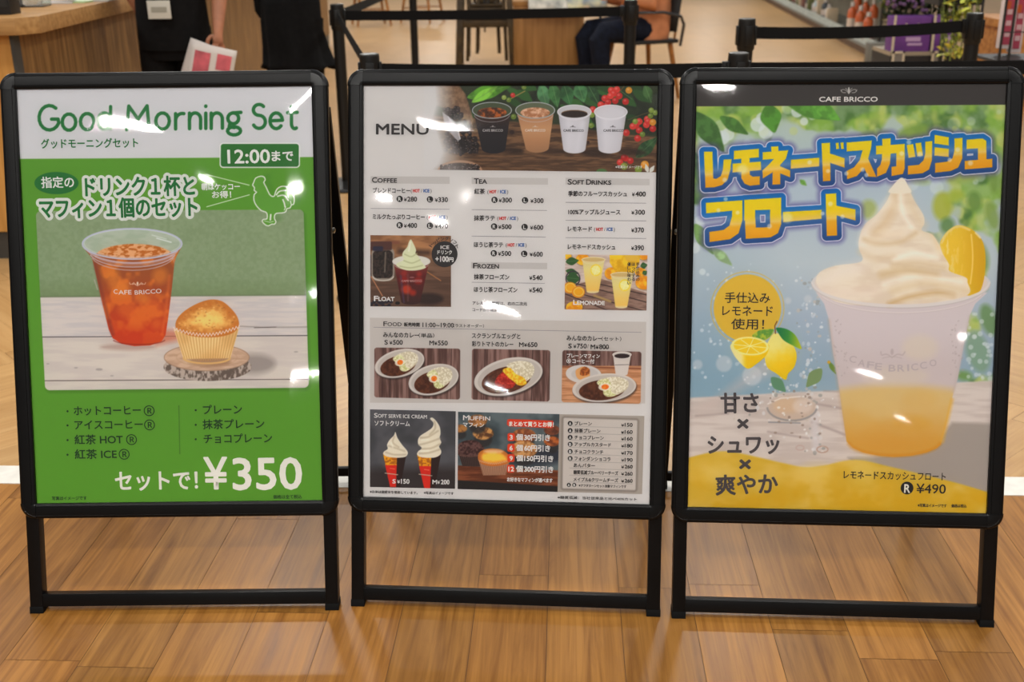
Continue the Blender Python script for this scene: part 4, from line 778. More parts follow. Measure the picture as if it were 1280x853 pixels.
class Print:                       # flat ink on one stand's sheet
    def __init__(s, b): s.b = b; s.V, s.F, s.K, s.lift = [], [], [], 0
    def flat(s, u, v, faces, col, n):
        k = sum(len(x) for x in s.V); sl, cl = math.sin(s.b.lean), math.cos(s.b.lean)
        s.V.append(np.stack([u, v*sl - n*cl, v*cl + n*sl], -1)); s.F += [tuple(i+k for i in f) for f in faces]
        c = np.empty((len(u), 3)); c[:] = np.clip(lin(col)/ILLUM, 0, .95); s.K.append(c)
    def canvas(s, c, n=.0004):
        u, v = s.b.uv(c.X, c.Y); H, W = c.H, c.W
        i = np.arange(H*W).reshape(H, W); q = np.stack([i[1:, :-1], i[1:, 1:], i[:-1, 1:], i[:-1, :-1]], -1).reshape(-1, 4)
        s.flat(u.ravel(), v.ravel(), [tuple(r) for r in q.tolist()], c.C.reshape(-1, 3), n)
    def shape(s, pts, col, n=.0007):
        P = np.array(pts, float); u, v = s.b.uv(P[:, 0], P[:, 1]); s.flat(u, v, [tuple(range(len(P)))[::-1]], col, n)
    def disc(s, x, y, r, col, n=.0007, ry=None): s.shape([(x + r*math.cos(a*math.pi/16), y + (ry or r)*math.sin(a*math.pi/16)) for a in range(32)], col, n)
    def bar(s, x0, y0, x1, y1, w, col, n=.0007):
        d = np.array([x1-x0, y1-y0], float); q = np.array([-d[1], d[0]])/np.hypot(*d)*w/2
        s.shape([(x0-q[0], y0-q[1]), (x1-q[0], y1-q[1]), (x1+q[0], y1+q[1]), (x0+q[0], y0+q[1])], col, n)
    def text(s, t, x0, x1, yc, em, col, w=0.0, rot=0.0, n=.0011, mid=.37, spread=8):
        g, f = glyphs(t)
        if not len(g): return
        lo, hi = g[:, 0].min(), g[:, 0].max(); xs = x0 if x0 is not None else x1
        a, b = s.b.uv(np.array([xs, xs]), np.array([yc-.5, yc+.5])); mpp = abs(b[0]-b[1])
        if x0 is not None and x1 is not None:
            ua, va = s.b.uv(np.array([x0, x1]), np.array([yc, yc])); k = (ua[1]-ua[0])/(hi-lo); ul, vc = ua[0], va.mean() if abs(rot) > 0 else va[0]
        else:
            k = em*mpp; uu, vv = s.b.uv(np.array([xs]), np.array([yc])); vc = vv[0]; ul = uu[0] if x0 is not None else uu[0] - k*(hi-lo)
        u = ul + (g[:, 0]-lo)*k; v = vc + (g[:, 1]-mid)*em*mpp
        if rot:
            cu, cv = u.mean(), vc; c_, s_ = math.cos(math.radians(rot)), math.sin(math.radians(rot)); u, v = cu + (u-cu)*c_ - (v-cv)*s_, cv + (u-cu)*s_ + (v-cv)*c_
        s.flat(u, v, f, col, n)
        if w:
            for q in range(spread):
                an = 2*math.pi*q/spread; s.flat(u + math.cos(an)*w*mpp, v + math.sin(an)*w*mpp, f, col, n - 1e-5*(q+1))
    def build(s, name, parent, label=None):
        V = np.concatenate(s.V); K = np.concatenate(s.K); me = bpy.data.meshes.new(name); n = len(V); L = [len(f) for f in s.F]
        me.vertices.add(n); me.vertices.foreach_set('co', V.astype(np.float32).ravel())
        me.loops.add(sum(L)); me.polygons.add(len(L)); me.loops.foreach_set('vertex_index', np.fromiter((i for f in s.F for i in f), np.int32))
        st = np.zeros(len(L), np.int32); st[1:] = np.cumsum(L)[:-1]; me.polygons.foreach_set('loop_start', st)
        try: me.polygons.foreach_set('loop_total', np.array(L, np.int32))
        except Exception: pass
        me.update(calc_edges=True)
        a = me.color_attributes.new('Col', 'FLOAT_COLOR', 'POINT'); a.data.foreach_set('color', np.concatenate([K, np.ones((n, 1))], 1).astype(np.float32).ravel())
        me.materials.append(INK); o = bpy.data.objects.new(name, me); C.objects.link(o); o.parent = parent
        if label: o['label'] = label
        return o
def rounded(x0, y0, x1, y1, r, n=5):
    out = []
    for cx, cy, a in ((x1-r, y0+r, -90), (x1-r, y1-r, 0), (x0+r, y1-r, 90), (x0+r, y0+r, 180)): out += [(cx + r*math.cos(math.radians(a+90*k/n)), cy + r*math.sin(math.radians(a+90*k/n))) for k in range(n+1)]
    return out
PROF = [(0, -.002), (0, .0062), (.0018, .0078), (.006, .0082), (.0064, .0077), (.007, .0084), (.015, .0088), (.0235, .0084), (.0241, .0077), (.0247, .0080), (.0285, .0070), (.0303, .0050), (.031, .002), (.031, -.010), (.027, -.012), (.004, -.012)]
def poster_stand(X, Y, yaw, lean, label, seed):
    b = Board(X, Y, yaw, lean); t = thing('poster_stand', label, 'poster stand', (X, Y, 0), yaw); M = b.M(); up3 = M.to_3x3()
    e = lambda u, v, n: up3 @ Vector((u, v, n))
    u1, v0, v1, fw = PW/2, POFF, POFF+PH, .031; nn = Vector((0, 0, 1))
    runs = [((-u1, v1), (u1, v1), (0, 1)), ((-u1, v0), (u1, v0), (0, -1)), ((-u1, v0), (-u1, v1), (-1, 0)), ((u1, v0), (u1, v1), (1, 0))]
    for p, q, out in runs:
        m = MB(); m.sweep(PROF, [(e(*p, 0), e(*out, 0), e(0, 0, 1)), (e(*q, 0), e(*out, 0), e(0, 0, 1))]); m.build('frame_bar', black, t)
    for cu, cv, a0 in ((u1, v1, 0), (-u1, v1, 90), (-u1, v0, 180), (u1, v0, 270)):
        m = MB(); pf = [(x*1.03 + .0, y + .0011 if y > 0 else y) for x, y in PROF]
        m.sweep(pf, [(e(cu, cv, 0), e(math.cos(math.radians(a0+9*k)), math.sin(math.radians(a0+9*k)), 0), e(0, 0, 1)) for k in range(11)]); m.build('corner_cap', black_plastic, t)
    MB().box(-u1-.003, u1+.003, v0-.003, v1+.003, -.009, -.004, M).build('back_panel', mat('grey_board', (90, 90, 90), .7), t)
    sh = MB().box(-u1-.002, u1+.002, v0-.002, v1+.002, -.0012, 0, M).build('poster', sheet_white, t)
    # film over the sheet: lies a few millimetres off it and is never quite flat
    nu, nv = 70, 100; rr = random.Random(seed); ph = [(rr.uniform(2, 9), rr.uniform(2, 9), rr.uniform(0, 6.3), rr.uniform(.4, 1)) for _ in range(7)]
    vs, fs = [], []
    for j in range(nv+1):
        for i in range(nu+1):
            x, y = i/nu, j/nv; h = sum(a*math.sin(fx*x*2.2 + fy*y*3.1 + p) for fx, fy, p, a in ph)/7
            ed = min(1, 9*min(x, 1-x, y, 1-y)); vs.append(e(-u1 + PW*x, v0 + PH*y, .0034 + .0011*h*ed - .0012*(1-ed)))
    for j in range(nv):
        for i in range(nu): k = j*(nu+1)+i; fs.append((k, k+1, k+nu+2, k+nu+1))
    MB().add(vs, fs, True).build('clear_cover', FILM, t, fix=False)
    # front legs, foot bar, rear frame
    sl, cl = math.sin(lean), math.cos(lean); ground = lambda n: -n*sl/cl
    def leg(u0, u1_, n0, n1, top, name):
        P = [e(u, v, n) for n in (n0, n1) for u, v in ((u0, ground(n)+.006), (u1_, ground(n)+.006), (u1_, top), (u0, top))]
        MB().add(P, [(0, 1, 2, 3), (7, 6, 5, 4), (0, 4, 5, 1), (3, 2, 6, 7), (0, 3, 7, 4), (1, 5, 6, 2)]).build(name, black, t, bevel=.0015)
        P = [e(u, v, n) for n in (n0+.001, n1-.001) for u, v in ((u0-.001, ground(n)), (u1_+.001, ground(n)), (u1_+.001, ground(n)+.014), (u0-.001, ground(n)+.014))]
        MB().add(P, [(0, 1, 2, 3), (7, 6, 5, 4), (0, 4, 5, 1), (3, 2, 6, 7), (0, 3, 7, 4), (1, 5, 6, 2)]).build('foot_cap', rubber, t, bevel=.001)
    for s in (-1, 1): a_, b_ = sorted((s*.3125, s*.2865)); leg(a_, b_, -.002, -.027, 1.0, 'front_leg')
    MB().box(-.287, .287, .014, .040, -.026, -.003, M).build('foot_bar', black, t, bevel=.0012)
    hy, hz = 1.0*sl + .034, 1.0*cl; fy = 1.936*.0 + .545
    for s in (-1, 1):
        a_, b_ = sorted((s*.315, s*.288)); P = [(u, y, z) for y, z in ((fy, 0.008), (fy+.018, .008), (hy+.016, hz), (hy-.002, hz)) for u in (a_, b_)]
        MB().add(P, [(0, 1, 3, 2), (2, 3, 5, 4), (4, 5, 7, 6), (6, 7, 1, 0), (0, 2, 4, 6), (1, 7, 5, 3)]).build('rear_leg', black, t, bevel=.0012)
        MB().box(a_-.001, b_+.001, fy-.001, fy+.02, 0, .018).build('foot_cap', rubber, t, bevel=.001)
        MB().lathe([(.0, 0), (.006, 0), (.006, .008), (.003, .010)], n=12, M=Matrix.Translation((s*.311, .76*sl+.03, .76*cl)) @ Matrix.Rotation(s*math.pi/2, 4, 'Y')).build('hinge_bolt', steel, t)
    MB().box(-.289, .289, fy+.002, fy+.016, .022, .044).build('rear_bar', black, t, bevel=.001)
    MB().box(-.289, .289, hy, hy+.014, hz-.03, hz-.006).build('rear_bar', black, t, bevel=.001)
    return b, t, sh
bL, tL, sL = poster_stand(-.67076, 1.93604, -.00136, .27021, 'black folding poster stand with the green breakfast set poster', 3)
bM, tM, sM = poster_stand(-.02258, 1.92462, -.08016, .28105, 'black folding poster stand with the white menu sheet, between the two others', 11)
bR, tR, sR = poster_stand(.62414, 1.87257, -.06881, .26415, 'black folding poster stand with the yellow and blue lemonade float poster', 7)

# ---- breakfast poster
WH, GK, GD = (226, 226, 224), (28, 58, 30), (24, 108, 50)
p = Print(bL); p.canvas(print_left()); p.build('printed_artwork', sL)
p = Print(bL)
p.text('グッドモーニングセット', 51.7, 172.7, 180, 13, GD, .25)
p.text('12:00', 284.8, 337.2, 195.3, 24, WH, .5); p.text('まで', 340, 366.4, 195.3, 14.5, WH, .4)
p.text('指定の', 52, 92.5, 228.4, 15, WH, .3)
for t, x0, x1, y in (('ドリンク１杯と', 107, 243, 234), ('マフィン１個のセット', 50, 246.4, 261)):
    p.text(t, x0, x1, y, 26.5, (216, 218, 214), 4.5, n=.0008, spread=20); p.text(t, x0, x1, y, 26.5, GD, .75)
p.text('朝はケッコー', 252, 299.8, 233.8, 9, WH, .25); p.text('お得！', 265.2, 289, 243.6, 9.5, WH, .25)
for y, a, xa, xb, xr in ((513.8, 'ホットコーヒー', 92.5, 176, 180), (531.5, 'アイスコーヒー', 93.5, 178.5, 180.5), (549.9, '紅茶 HOT', 93.5, 153.6, 158), (568.2, '紅茶 ICE', 93.8, 146, 148.8)):
    p.disc(84.6, y+.5, 1.3, GK); p.text(a, xa, xb, y, 13, GK, .22); p.text('Ⓡ', xr, xr+13.2, y-.3, 16, GK, .15)
for y, a, xa, xb in ((512.5, 'プレーン', 254, 302.5), (530.8, '抹茶プレーン', 253.6, 330.4), (548.8, 'チョコプレーン', 255, 340)):
    p.disc(244.8, y+.5, 1.3, GK); p.text(a, xa, xb, y, 13, GK, .22)
p.text('セットで！', 144.5, 247, 601.5, 27, (232, 222, 216), .6); p.text('¥', 255.5, 284, 591.2, 55, (232, 222, 216), .8); p.text('350', 291.5, 376.8, 591.3, 56, (232, 222, 216), 1.0, spread=12)
p.text('写真はイメージです', 65.3, 108.5, 623.3, 5.2, GK, .1); p.text('価格は全て税込', 341.6, 377.3, 621.4, 5.2, GK, .1)
W_ = (214, 206, 200)
p.text('C', 142.3, 147.2, 364.4, 8, W_, .12, -3); p.text('AFE', 148.2, 164.5, 365.4, 7.6, W_, .12); p.text('BRICCO', 168.5, 202, 364.7, 7.6, W_, .12, 3)
p.build('lettering', sL)

# ---- menu sheet
DK, GB, RED, BLU = (52, 48, 48), (188, 184, 182), (196, 50, 44), (44, 92, 160)
p = Print(bM)
for q in ([(463.4, 220.4), (562, 221), (562, 230), (463.4, 229.3)], [(589.6, 221.8), (685, 222.8), (685, 231), (589.6, 230.2)], [(706.9, 222.3), (812, 223.7), (812, 231.8), (706.9, 230.6)], [(588.9, 327.8), (683.9, 328.8), (683.9, 336.8), (588.9, 335.6)]): p.shape(q[::-1], GB, .0003)
p.shape([(462.5, 503.7), (806.3, 504.6), (807.8, 402.5), (462.5, 397.4)], (190, 184, 180), .0003)
for x0, y0, x1, y1 in ((463.4, 260.7, 562, 261.7), (589.6, 262.2, 683.7, 263.3), (589.6, 295.3, 682, 296.5), (589.6, 353, 681, 354.4), (707, 253.1, 807.7, 254.2), (707, 275.6, 807.7, 276.2), (707, 297.2, 807.7, 298.3), (467, 409.3, 801.8, 415.7)): p.bar(x0, y0, x1, y1, .6, (136, 132, 140), .0006)
p.build('ruled_panels', sM)
for nm, c in print_mid():
    p = Print(bM); p.canvas(c, .0005); p.build(nm, sM)
p = Print(bM)
def caps(first, rest, x0, xm, x1, yc, em, col, w):                 # capital, then small capitals
    p.text(first, x0, xm, yc, em, col, w); p.text(rest, xm + em*.07, x1, yc + em*.07, em*.8, col, w)
p.text('MENU', 470.5, 535.6, 161, 18.6, DK, .45)
caps('C', 'OFFEE', 465.2, 471.4, 496.2, 224.8, 9.4, DK, .25); caps('T', 'EA', 592.6, 598.4, 608.8, 226.2, 9.4, DK, .25); caps('F', 'ROZEN', 591.5, 596.7, 623.6, 332, 9.4, DK, .25)
caps('S', 'OFT', 709.7, 714.7, 730, 227.2, 9.4, DK, .25); caps('D', 'RINKS', 732.8, 739, 763.9, 227.4, 9.4, DK, .25)
def hotice(x, y, k=1.0):
    p.text('(', x, None, y, 6.5, DK); p.text('HOT', x+2.6*k, x+11*k, y, 5.6, RED, .22); p.text('/', x+12.6*k, None, y, 6, DK); p.text('ICE', x+16*k, x+23.2*k, y, 5.6, BLU, .22); p.text(')', x+24.4*k, None, y, 6.5, DK)
def price(v, x0, x1, y, em=8.4): p.text('¥', x0, x0+3.4, y+.7, em*.72, DK, .15); p.text(str(v), x0+4.4, x1, y, em, DK, .22)
def mark(ch, x, y, r=4.0): p.disc(x, y, r, (40, 37, 38)); p.text(ch, x-r*.42, x+r*.42, y, r*1.65, (214, 212, 210), .12, n=.0015)
for t, x0, x1, y in (('ブレンドコーヒー', 466.4, 512.7, 238.2), ('ミルクたっぷりコーヒー', 466, 531, 271), ('紅茶', 593, 606, 239.4), ('抹茶ラテ', 592.6, 618.4, 272.7), ('ほうじ茶ラテ', 592.6, 628.7, 306), ('抹茶フローズン', 592.6, 636.5, 346.2), ('ほうじ茶フローズン', 592.6, 646.6, 362), ('季節のフルーツスカッシュ', 710.4, 783.6, 242.2), ('100%アップルジュース', 710.4, 775.4, 265), ('レモネード', 709.9, 739.7, 286.3), ('レモネードスカッシュ', 709.9, 769, 308.6)): p.text(t, x0, x1, y, 7.2, DK, .2)
for x, y, k in ((513.6, 238.4, 1), (533.6, 271.4, 1), (609.3, 239.6, 1), (621.7, 272.9, 1), (632.2, 306.2, 1), (742.6, 286.6, 1)): hotice(x, y, k)
for xr, yr, a, xl, yl, b2, x2 in ((499.7, 248.8, 280, 537.5, 249.3, 330, 543.8), (499.7, 281.7, 400, 537.5, 282.2, 470, 543.8), (618.2, 250, 300, 656.4, 250.5, 300, 663.3), (617.7, 283.3, 500, 655.8, 283.9, 600, 662.9), (617.3, 316.7, 500, 655.3, 317.4, 600, 662.4)):
    mark('R', xr, yr); price(a, xr+5.4, xr+21.6, yr); mark('L', xl, yl); price(b2, x2, x2+16, yl+.2)
for v, x0, x1, y in ((540, 661.8, 678, 347), (540, 661.5, 677.7, 362.4), (400, 790, 807, 242.4), (300, 789.4, 806, 265.2), (370, 789.2, 804.7, 287.4), (390, 789, 804.7, 309.6)): price(v, x0, x1, y)
p.text('アレルゲン情報は、右の二次元', 590.7, 658.8, 379, 4.8, DK, .1); p.text('コードから確認ください', 590.7, 640, 387.3, 4.8, DK, .1)
p.disc(555.8, 317.9, 16.2, (48, 45, 45), .0009); LT = (218, 216, 214)
p.text('ICE', 551, 561.5, 309, 6, LT, .12, n=.0016); p.text('ドリンク', 547, 565, 315.5, 6, LT, .15, n=.0016); p.text('+100', 544.6, 560.6, 323.6, 9.6, LT, .25, n=.0016); p.text('円', 561.2, 566.8, 324.6, 6, LT, .25, n=.0016)
for k, ch in enumerate('トッピングソフト'):
    a = math.radians(-58 + 116*k/7); p.text(ch, 555.8 + 19*math.sin(a) - 2.1, 555.8 + 19*math.sin(a) + 2.1, 317.6 - 19*math.cos(a), 5.6, DK, .1, rot=-math.degrees(a), n=.0014)
caps('F', 'LOAT', 467.7, 472.8, 493.1, 373, 9, LT, .25); caps('L', 'EMONADE', 716.8, 721, 755.7, 377.8, 8.6, LT, .25)
for x, col in ((797.2, '手仕込みの'), (791.8, 'ほっとする'), (786.3, '優しい味わい')):
    for k, ch in enumerate(col): p.text(ch, x-2.1, x+2.1, 330.5 + 4.7*k, 4.8, DK, .1)
caps('F', 'OOD', 479.4, 484, 502, 404.6, 8.4, DK, .08); p.text('販売時間', 505.2, 524.6, 405.8, 5.4, DK, .18); p.text('11:00~19:00', 528.4, 567.3, 406, 8, DK, .15); p.text('（ラストオーダー）', 567, 605, 407.2, 4.6, DK, .1)
for t, x0, x1, y in (('みんなのカレー', 479.2, 523.5, 418.6), ('スクランブルエッグと', 590, 650.4, 419.8), ('彩りトマトのカレー', 590, 641.5, 429.9), ('みんなのカレー', 708.5, 752.5, 422.7)): p.text(t, x0, x1, y, 7.2, DK, .2)
p.text('（単品）', 523.5, 543, 419.4, 5.6, DK, .1); p.text('（セット）', 752, 776.5, 423.6, 5.6, DK, .1)
for s_, v, x, y in (('S', 500, 480.8, 427.8), ('M', 550, 536.9, 428.6), ('M', 650, 649, 430.7), ('S', 750, 710.6, 432.4), ('M', 800, 738.4, 433.4)): p.text(s_, x, x+(4 if s_ == 'S' else 5.4), y, 8, DK, .22); price(v, x+6.3, x+22.6, y, 8.2)
p.text('/', 734, None, 432.6, 7, DK)
p.text('プレーンマフィン', 708.8, 749.7, 444.7, 6, LT, .15); p.text('Ⓡ', 708.2, 713.6, 451.2, 6.6, LT, .1); p.text('コーヒー付', 715.6, 743, 451.5, 6, LT, .15)
caps('S', 'OFT SERVE ICE CREAM', 467.8, 472, 533.7, 519.2, 8, LT, .08); p.text('ソフトクリーム', 468.4, 512.4, 529, 7.4, LT, .15)
for s_, v, x, y in (('S', 150, 490.8, 601.6), ('M', 200, 540.8, 602.4)): p.text(s_, x, x+(3.8 if s_ == 'S' else 5.4), y, 7.4, LT, .2); p.text('¥', x+6.0, x+9.0, y+.6, 5.6, LT, .12); p.text(str(v), x+10.6, x+21, y, 8, LT, .22)
caps('M', 'UFFIN', 579, 586.6, 612.7, 522, 9, LT, .1); p.text('マフィン', 579, 605, 531, 6.6, LT, .15)
p.text('まとめて買うとお得！', 636.5, 692, 529.8, 6.6, (236, 224, 216), .25)
for d_, t, y, x1 in (('3', '30円引き', 546.6, 687.5), ('6', '60円引き', 560, 687.5), ('9', '150円引き', 572.8, 691.5), ('12', '300円引き', 586.2, 691.5)): p.text(d_, 639-(1.8 if len(d_) == 1 else 3.3), 639+(1.8 if len(d_) == 1 else 3.3), y, 8, (240, 226, 218), .25); p.text('個', 645.4, 653.4, y, 8.4, LT, .3); p.text(t, 655.5, x1, y+.2, 8.6, LT, .3)
p.text('お好きなマフィンが選べます', 634, 690.5, 599.5, 5.6, LT, .2)
for k, (m_, t, x0, x1, v) in enumerate((('A', 'プレーン', 718.2, 739.8, 150), ('A', '抹茶プレーン', 718.2, 750.4, 160), ('A', 'チョコプレーン', 718.2, 754.6, 160), ('B', 'アップルカスタード', 718.2, 763.7, 180), ('B', 'チョコクランチ', 718.2, 754, 170), ('B', 'フォンダンショコラ', 718.2, 763, 190), ('', 'あんバター', 717, 743.7, 260), ('', '糖質低減ブルーベリーチーズ', 717, 772.6, 260), ('', 'メイプル&クリームチーズ', 717, 772.6, 260))):
    y = (529.5, 538.4, 546.9, 555.5, 564.6, 573.3, 581.8, 590.5, 599.4)[k]; p.text(t, x0, x1, y, 5.6, DK, .15); price(v, 776.6, 790.6, y+1.5, 6.4)
    if m_: mark(m_, 712.7, y, 3.1)
mark('A', 711, 606.4, 2.6); mark('B', 717.8, 606.4, 2.6); p.text('※アフタヌーンセット対象マフィンです', 723.6, 782.8, 607, 4, DK, .12)
p.text('※お米は国産米を使用しています。', 462.5, 522, 614.8, 4, DK, .08); p.text('※写真はイメージです', 530, 567, 616.2, 4, DK, .08); p.text('※糖質低減：当社従来品と比べ40%カット', 697, 796, 621.8, 4, DK, .08); p.text('※写真はイメージです', 769.5, 803, 208.8, 3.8, LT, .06)
for x, y, col in ((616, 163, (176, 170, 170)), (669, 163, (220, 212, 202)), (717, 163.2, (60, 56, 60)), (767, 163.2, (60, 56, 60))): p.text('CAFE BRICCO', x-12.6, x+12.6, y, 4.2, col, .08)
p.text('CAFE BRICCO', 501.8, 527.5, 351.3, 3.4, (190, 140, 136), .05)
p.build('lettering', sM)

# ---- lemonade float poster
p = Print(bR); p.canvas(print_right()); p.build('printed_artwork', sR)
p = Print(bR); GY = (76, 70, 72); BK = (44, 40, 40)
p.text('CAFE BRICCO', 1024, 1096.8, 124, 8.4, (214, 210, 206), .25)
p.text('手仕込み', 906, 962.3, 372.2, 14.5, BK, .15); p.text('レモネード', 903, 965.8, 388.5, 14.5, BK, .15); p.text('使用！', 914, 955, 405.2, 14.5, BK, .15)
p.text('甘さ', 901.2, 947.6, 503.9, 27, GY, .75, 2); p.text('×', 922, 935, 529.8, 26, GY, .8, 0, mid=.354); p.text('シュワッ', 885, 973.5, 556, 26, GY, .75, 1.5); p.text('×', 924.5, 938, 580.4, 26, GY, .8, 0, mid=.354); p.text('爽やか', 894.8, 971.8, 606.4, 27, GY, .75, 3)
p.text('レモネードスカッシュフロート', 1054.6, 1182, 593.6, 11.4, BK, .15); p.disc(1133.7, 610.3, 8, (36, 33, 34)); p.text('R', 1130.3, 1137.3, 610.3, 15, (220, 216, 206), .3, n=.0015); p.text('¥490', 1145.3, 1182, 610.4, 16.4, BK, .15)
p.text('※写真はイメージです', 1147, 1183, 631.8, 4.6, BK, .12); p.text('価格は税込', 1189, 1208, 632.4, 4.6, BK, .12)
for k, (ch, x, y) in enumerate((('C', 1066, 449), ('A', 1077, 453.5), ('F', 1088, 456), ('E', 1098, 458), ('B', 1115, 460), ('R', 1126, 460), ('I', 1135, 459.5), ('C', 1143, 458.5), ('C', 1154, 456.5), ('O', 1166, 453.5))): p.text(ch, x-(1 if ch == 'I' else 4.2), x+(1 if ch == 'I' else 4.2), y, 12, (184, 172, 174), .2, rot=(x-1118)*.22)
p.build('lettering', sR)
# ---------------------------------------------------------------- queue barrier: posts and belts
post_black = mat('post_black', (14, 13, 12), .42, .35)
cap_grey = mat('cap_grey', (46, 46, 44), .38, .4)
belt_black = mat('belt_black', (9, 9, 10), .8, .2, vary=.15, scale=200)
PHT = .93
def make_post(h, label, loc):
    t = thing('barrier_post', label, 'barrier post', loc, 0, 'queue barrier posts')
    MB().lathe([(.0, 0), (.165, 0), (.168, .008), (.16, .018), (.06, .03), (.036, .036), (0, .036)], n=36).build('base', post_black, t)
    MB().lathe([(.030, .03), (.030, h-.10)], n=24).build('tube', post_black, t)
    MB().lathe([(0, h-.125), (.033, h-.125), (.0355, h-.118), (.0355, h-.03), (.034, h-.006)], n=24).build('head', post_black, t)
    MB().lathe([(.034, h-.006), (.0335, h-.001), (.030, h), (0, h)], n=24).build('cap', cap_grey, t)
    for k in range(4):
        M = Matrix.Rotation(k*math.pi/2 + .1, 4, 'Z'); MB().box(.033, .041, -.014, .014, h-.105, h-.028, M).build('belt_slot', post_black, t, bevel=.002)
    return t
PA, PG = Vector((-.86, 5.86, 0)), Vector((-.75, 9.2, 0))
P1, P2 = spot(461.5, 67, .885), spot(923.5, 65.6, .885)
PE, PF = spot(934, 23, PHT), spot(1219.5, 16, PHT)
PC = spot(788, 20, y=5.95)
for p in (P1, P2, PE, PF, PC): p.z = 0
P9 = P2 + Vector((2.3, .05, 0))
make_post(.885, 'black barrier post with flat grey cap, right behind the left end of the menu stand', P1)
make_post(.885, 'black barrier post with flat grey cap, right behind the lemonade poster stand', P2)
make_post(PHT, 'black barrier post standing on the round base seen between the green poster and the menu', PA)
make_post(PHT, 'thinner looking far barrier post between the two belts, left of the stacked high chairs', PG)
make_post(PHT, 'black barrier post in front of the seated person in the peach jacket', PC)
make_post(PHT, 'black barrier post at the left end of the belt before the shelf aisle', PE)
make_post(PHT, 'black barrier post in front of the yellow green trailing plant', PF)
make_post(.885, 'black barrier post at the far right end of the belt behind the lemonade poster stand', P9)
def belt(a, b, za, zb, label, sag=.006, h=.048):
    a, b = a.copy(), b.copy(); d = (b-a).normalized(); a += d*.036; b -= d*.036; L = (b-a).length; pts = []
    for k in range(13): q = k/12; p = a.lerp(b, q); p.z = za + (zb-za)*q - sag*4*q*(1-q) - h; pts.append(p)
    t = thing('barrier_belt', label, 'belt', (0, 0, 0), 0, 'queue barrier belts')
    MB().ribbon(pts, h).build('webbing', belt_black, t)
    e = b - d*.006; ang = math.atan2(d.y, d.x); M = Matrix.Translation((e.x, e.y, zb-h/2)) @ Matrix.Rotation(ang, 4, 'Z'); MB().box(-.012, .004, -.008, .008, -h/2-.004, h/2+.004, M).build('end_clip', post_black, t, bevel=.002)
belt(PA, PC, PHT-.033, PHT-.033, 'long black belt crossing before the stacked high chairs and the table')
belt(PA, P1, PHT-.033, .852, 'black belt running steeply from the far post to the post behind the menu stand')
belt(PA, PG, PHT-.033, PHT-.033, 'black belt running back to the thinner far post')
belt(P1, P2, .852, .852, 'long black belt just above the top edge of the menu stand')
belt(P2, P9, .852, .852, 'black belt just above the top edge of the lemonade poster stand')
belt(PE, PF, PHT-.033, PHT-.028, 'black belt crossing before the shelf aisle and the purple boxes', .012)
# ---------------------------------------------------------------- service counter on the left
veneer = mat('oak_veneer', (104, 72, 36), .5, .25, scale=9, stretch=(5, 5, .35), col2=(150, 112, 64), bump=.05)
veneer_lit = mat('oak_veneer_lit', (176, 124, 60), .5, .3, scale=6, stretch=(5, 5, .4), col2=(196, 144, 76))  # same oak veneer as the side, painted lighter for the lit front face
top_wood = mat('counter_top_wood', (150, 110, 64), .45, .3, scale=7, stretch=(.5, 6, 6), col2=(180, 138, 86))
grey_trim = mat('dark_grey_trim', (56, 54, 50), .5)
def slab(name, outline, z0, z1, m, parent, bevel=.003):
    n = len(outline); mb = MB(); mb.add([(x, y, z0) for x, y in outline] + [(x, y, z1) for x, y in outline], [tuple(range(n))[::-1], tuple(range(n, 2*n))] + [(i, (i+1) % n, n+(i+1) % n, n+i) for i in range(n)]); return mb.build(name, m, parent, bevel=bevel)
ct = thing('service_counter', 'long wooden service counter with a thick pale top, at the left', 'counter', (-3.0, 9.0, 0))
sh = lambda pts: [(x+3.0, y-9.0) for x, y in pts]
slab('worktop', sh([(-4.6, 4.47), (-1.90, 4.47), (-1.84, 4.56), (-1.99, 13.5), (-4.6, 13.5)]), .915, .98, top_wood, ct)
slab('body', sh([(-4.55, 4.56), (-1.95, 4.56), (-1.932, 4.575), (-2.07, 13.4), (-4.55, 13.4)]), .12, .915, veneer, ct, 0)
slab('front_panel', sh([(-4.55, 4.535), (-1.955, 4.535), (-1.955, 4.56), (-4.55, 4.56)]), .12, .915, veneer_lit, ct, 0)
slab('corner_trim', sh([(-1.955, 4.53), (-1.940, 4.53), (-1.928, 4.56), (-1.940, 4.575), (-1.955, 4.565)]), .0, .915, grey_trim, ct, 0)
slab('plinth', sh([(-4.55, 4.55), (-1.96, 4.55), (-1.915, 4.62), (-2.075, 13.38), (-4.55, 13.38)]), 0, .12, grey_trim, ct, 0)
clear = mat('clear_acrylic', (236, 240, 240), .08, .5, trans=.9)
q = spot(8, 19, .98); t = thing('napkin_holder', 'black upright holder at the near left end of the wooden counter', 'holder', (q.x-.02, q.y+.06, .98))
MB().box(-.06, .035, -.05, .05, 0, .19).build('case', mat('matte_black', (16, 15, 15), .5), t, bevel=.004); MB().box(-.05, .025, -.052, -.045, .03, .15).build('front_plate', mat('dark_plate', (34, 32, 30), .4), t)
q = spot(26, 9, .98); t = thing('card_stand', 'slim dark stand next to the clear box on the counter', 'stand', (q.x, q.y, .98))
MB().box(-.014, .014, -.02, .02, 0, .01).build('foot', MATS['matte_black'], t); MB().box(-.010, .010, -.006, .006, .01, .2).build('upright', MATS['matte_black'], t)
q = spot(39, 9, .98); t = thing('clear_box', 'clear acrylic box on the wooden counter', 'box', (q.x, q.y+.05, .98))
for x0, x1, y0, y1, nm in ((-.05, .05, -.05, -.046, 'front'), (-.05, .05, .046, .05, 'back'), (-.05, -.046, -.046, .046, 'side'), (.046, .05, -.046, .046, 'side')): MB().box(x0, x1, y0, y1, 0, .14).build(nm, clear, t)
MB().box(-.05, .05, -.05, .05, -.0, .004).build('floor_plate', clear, t)
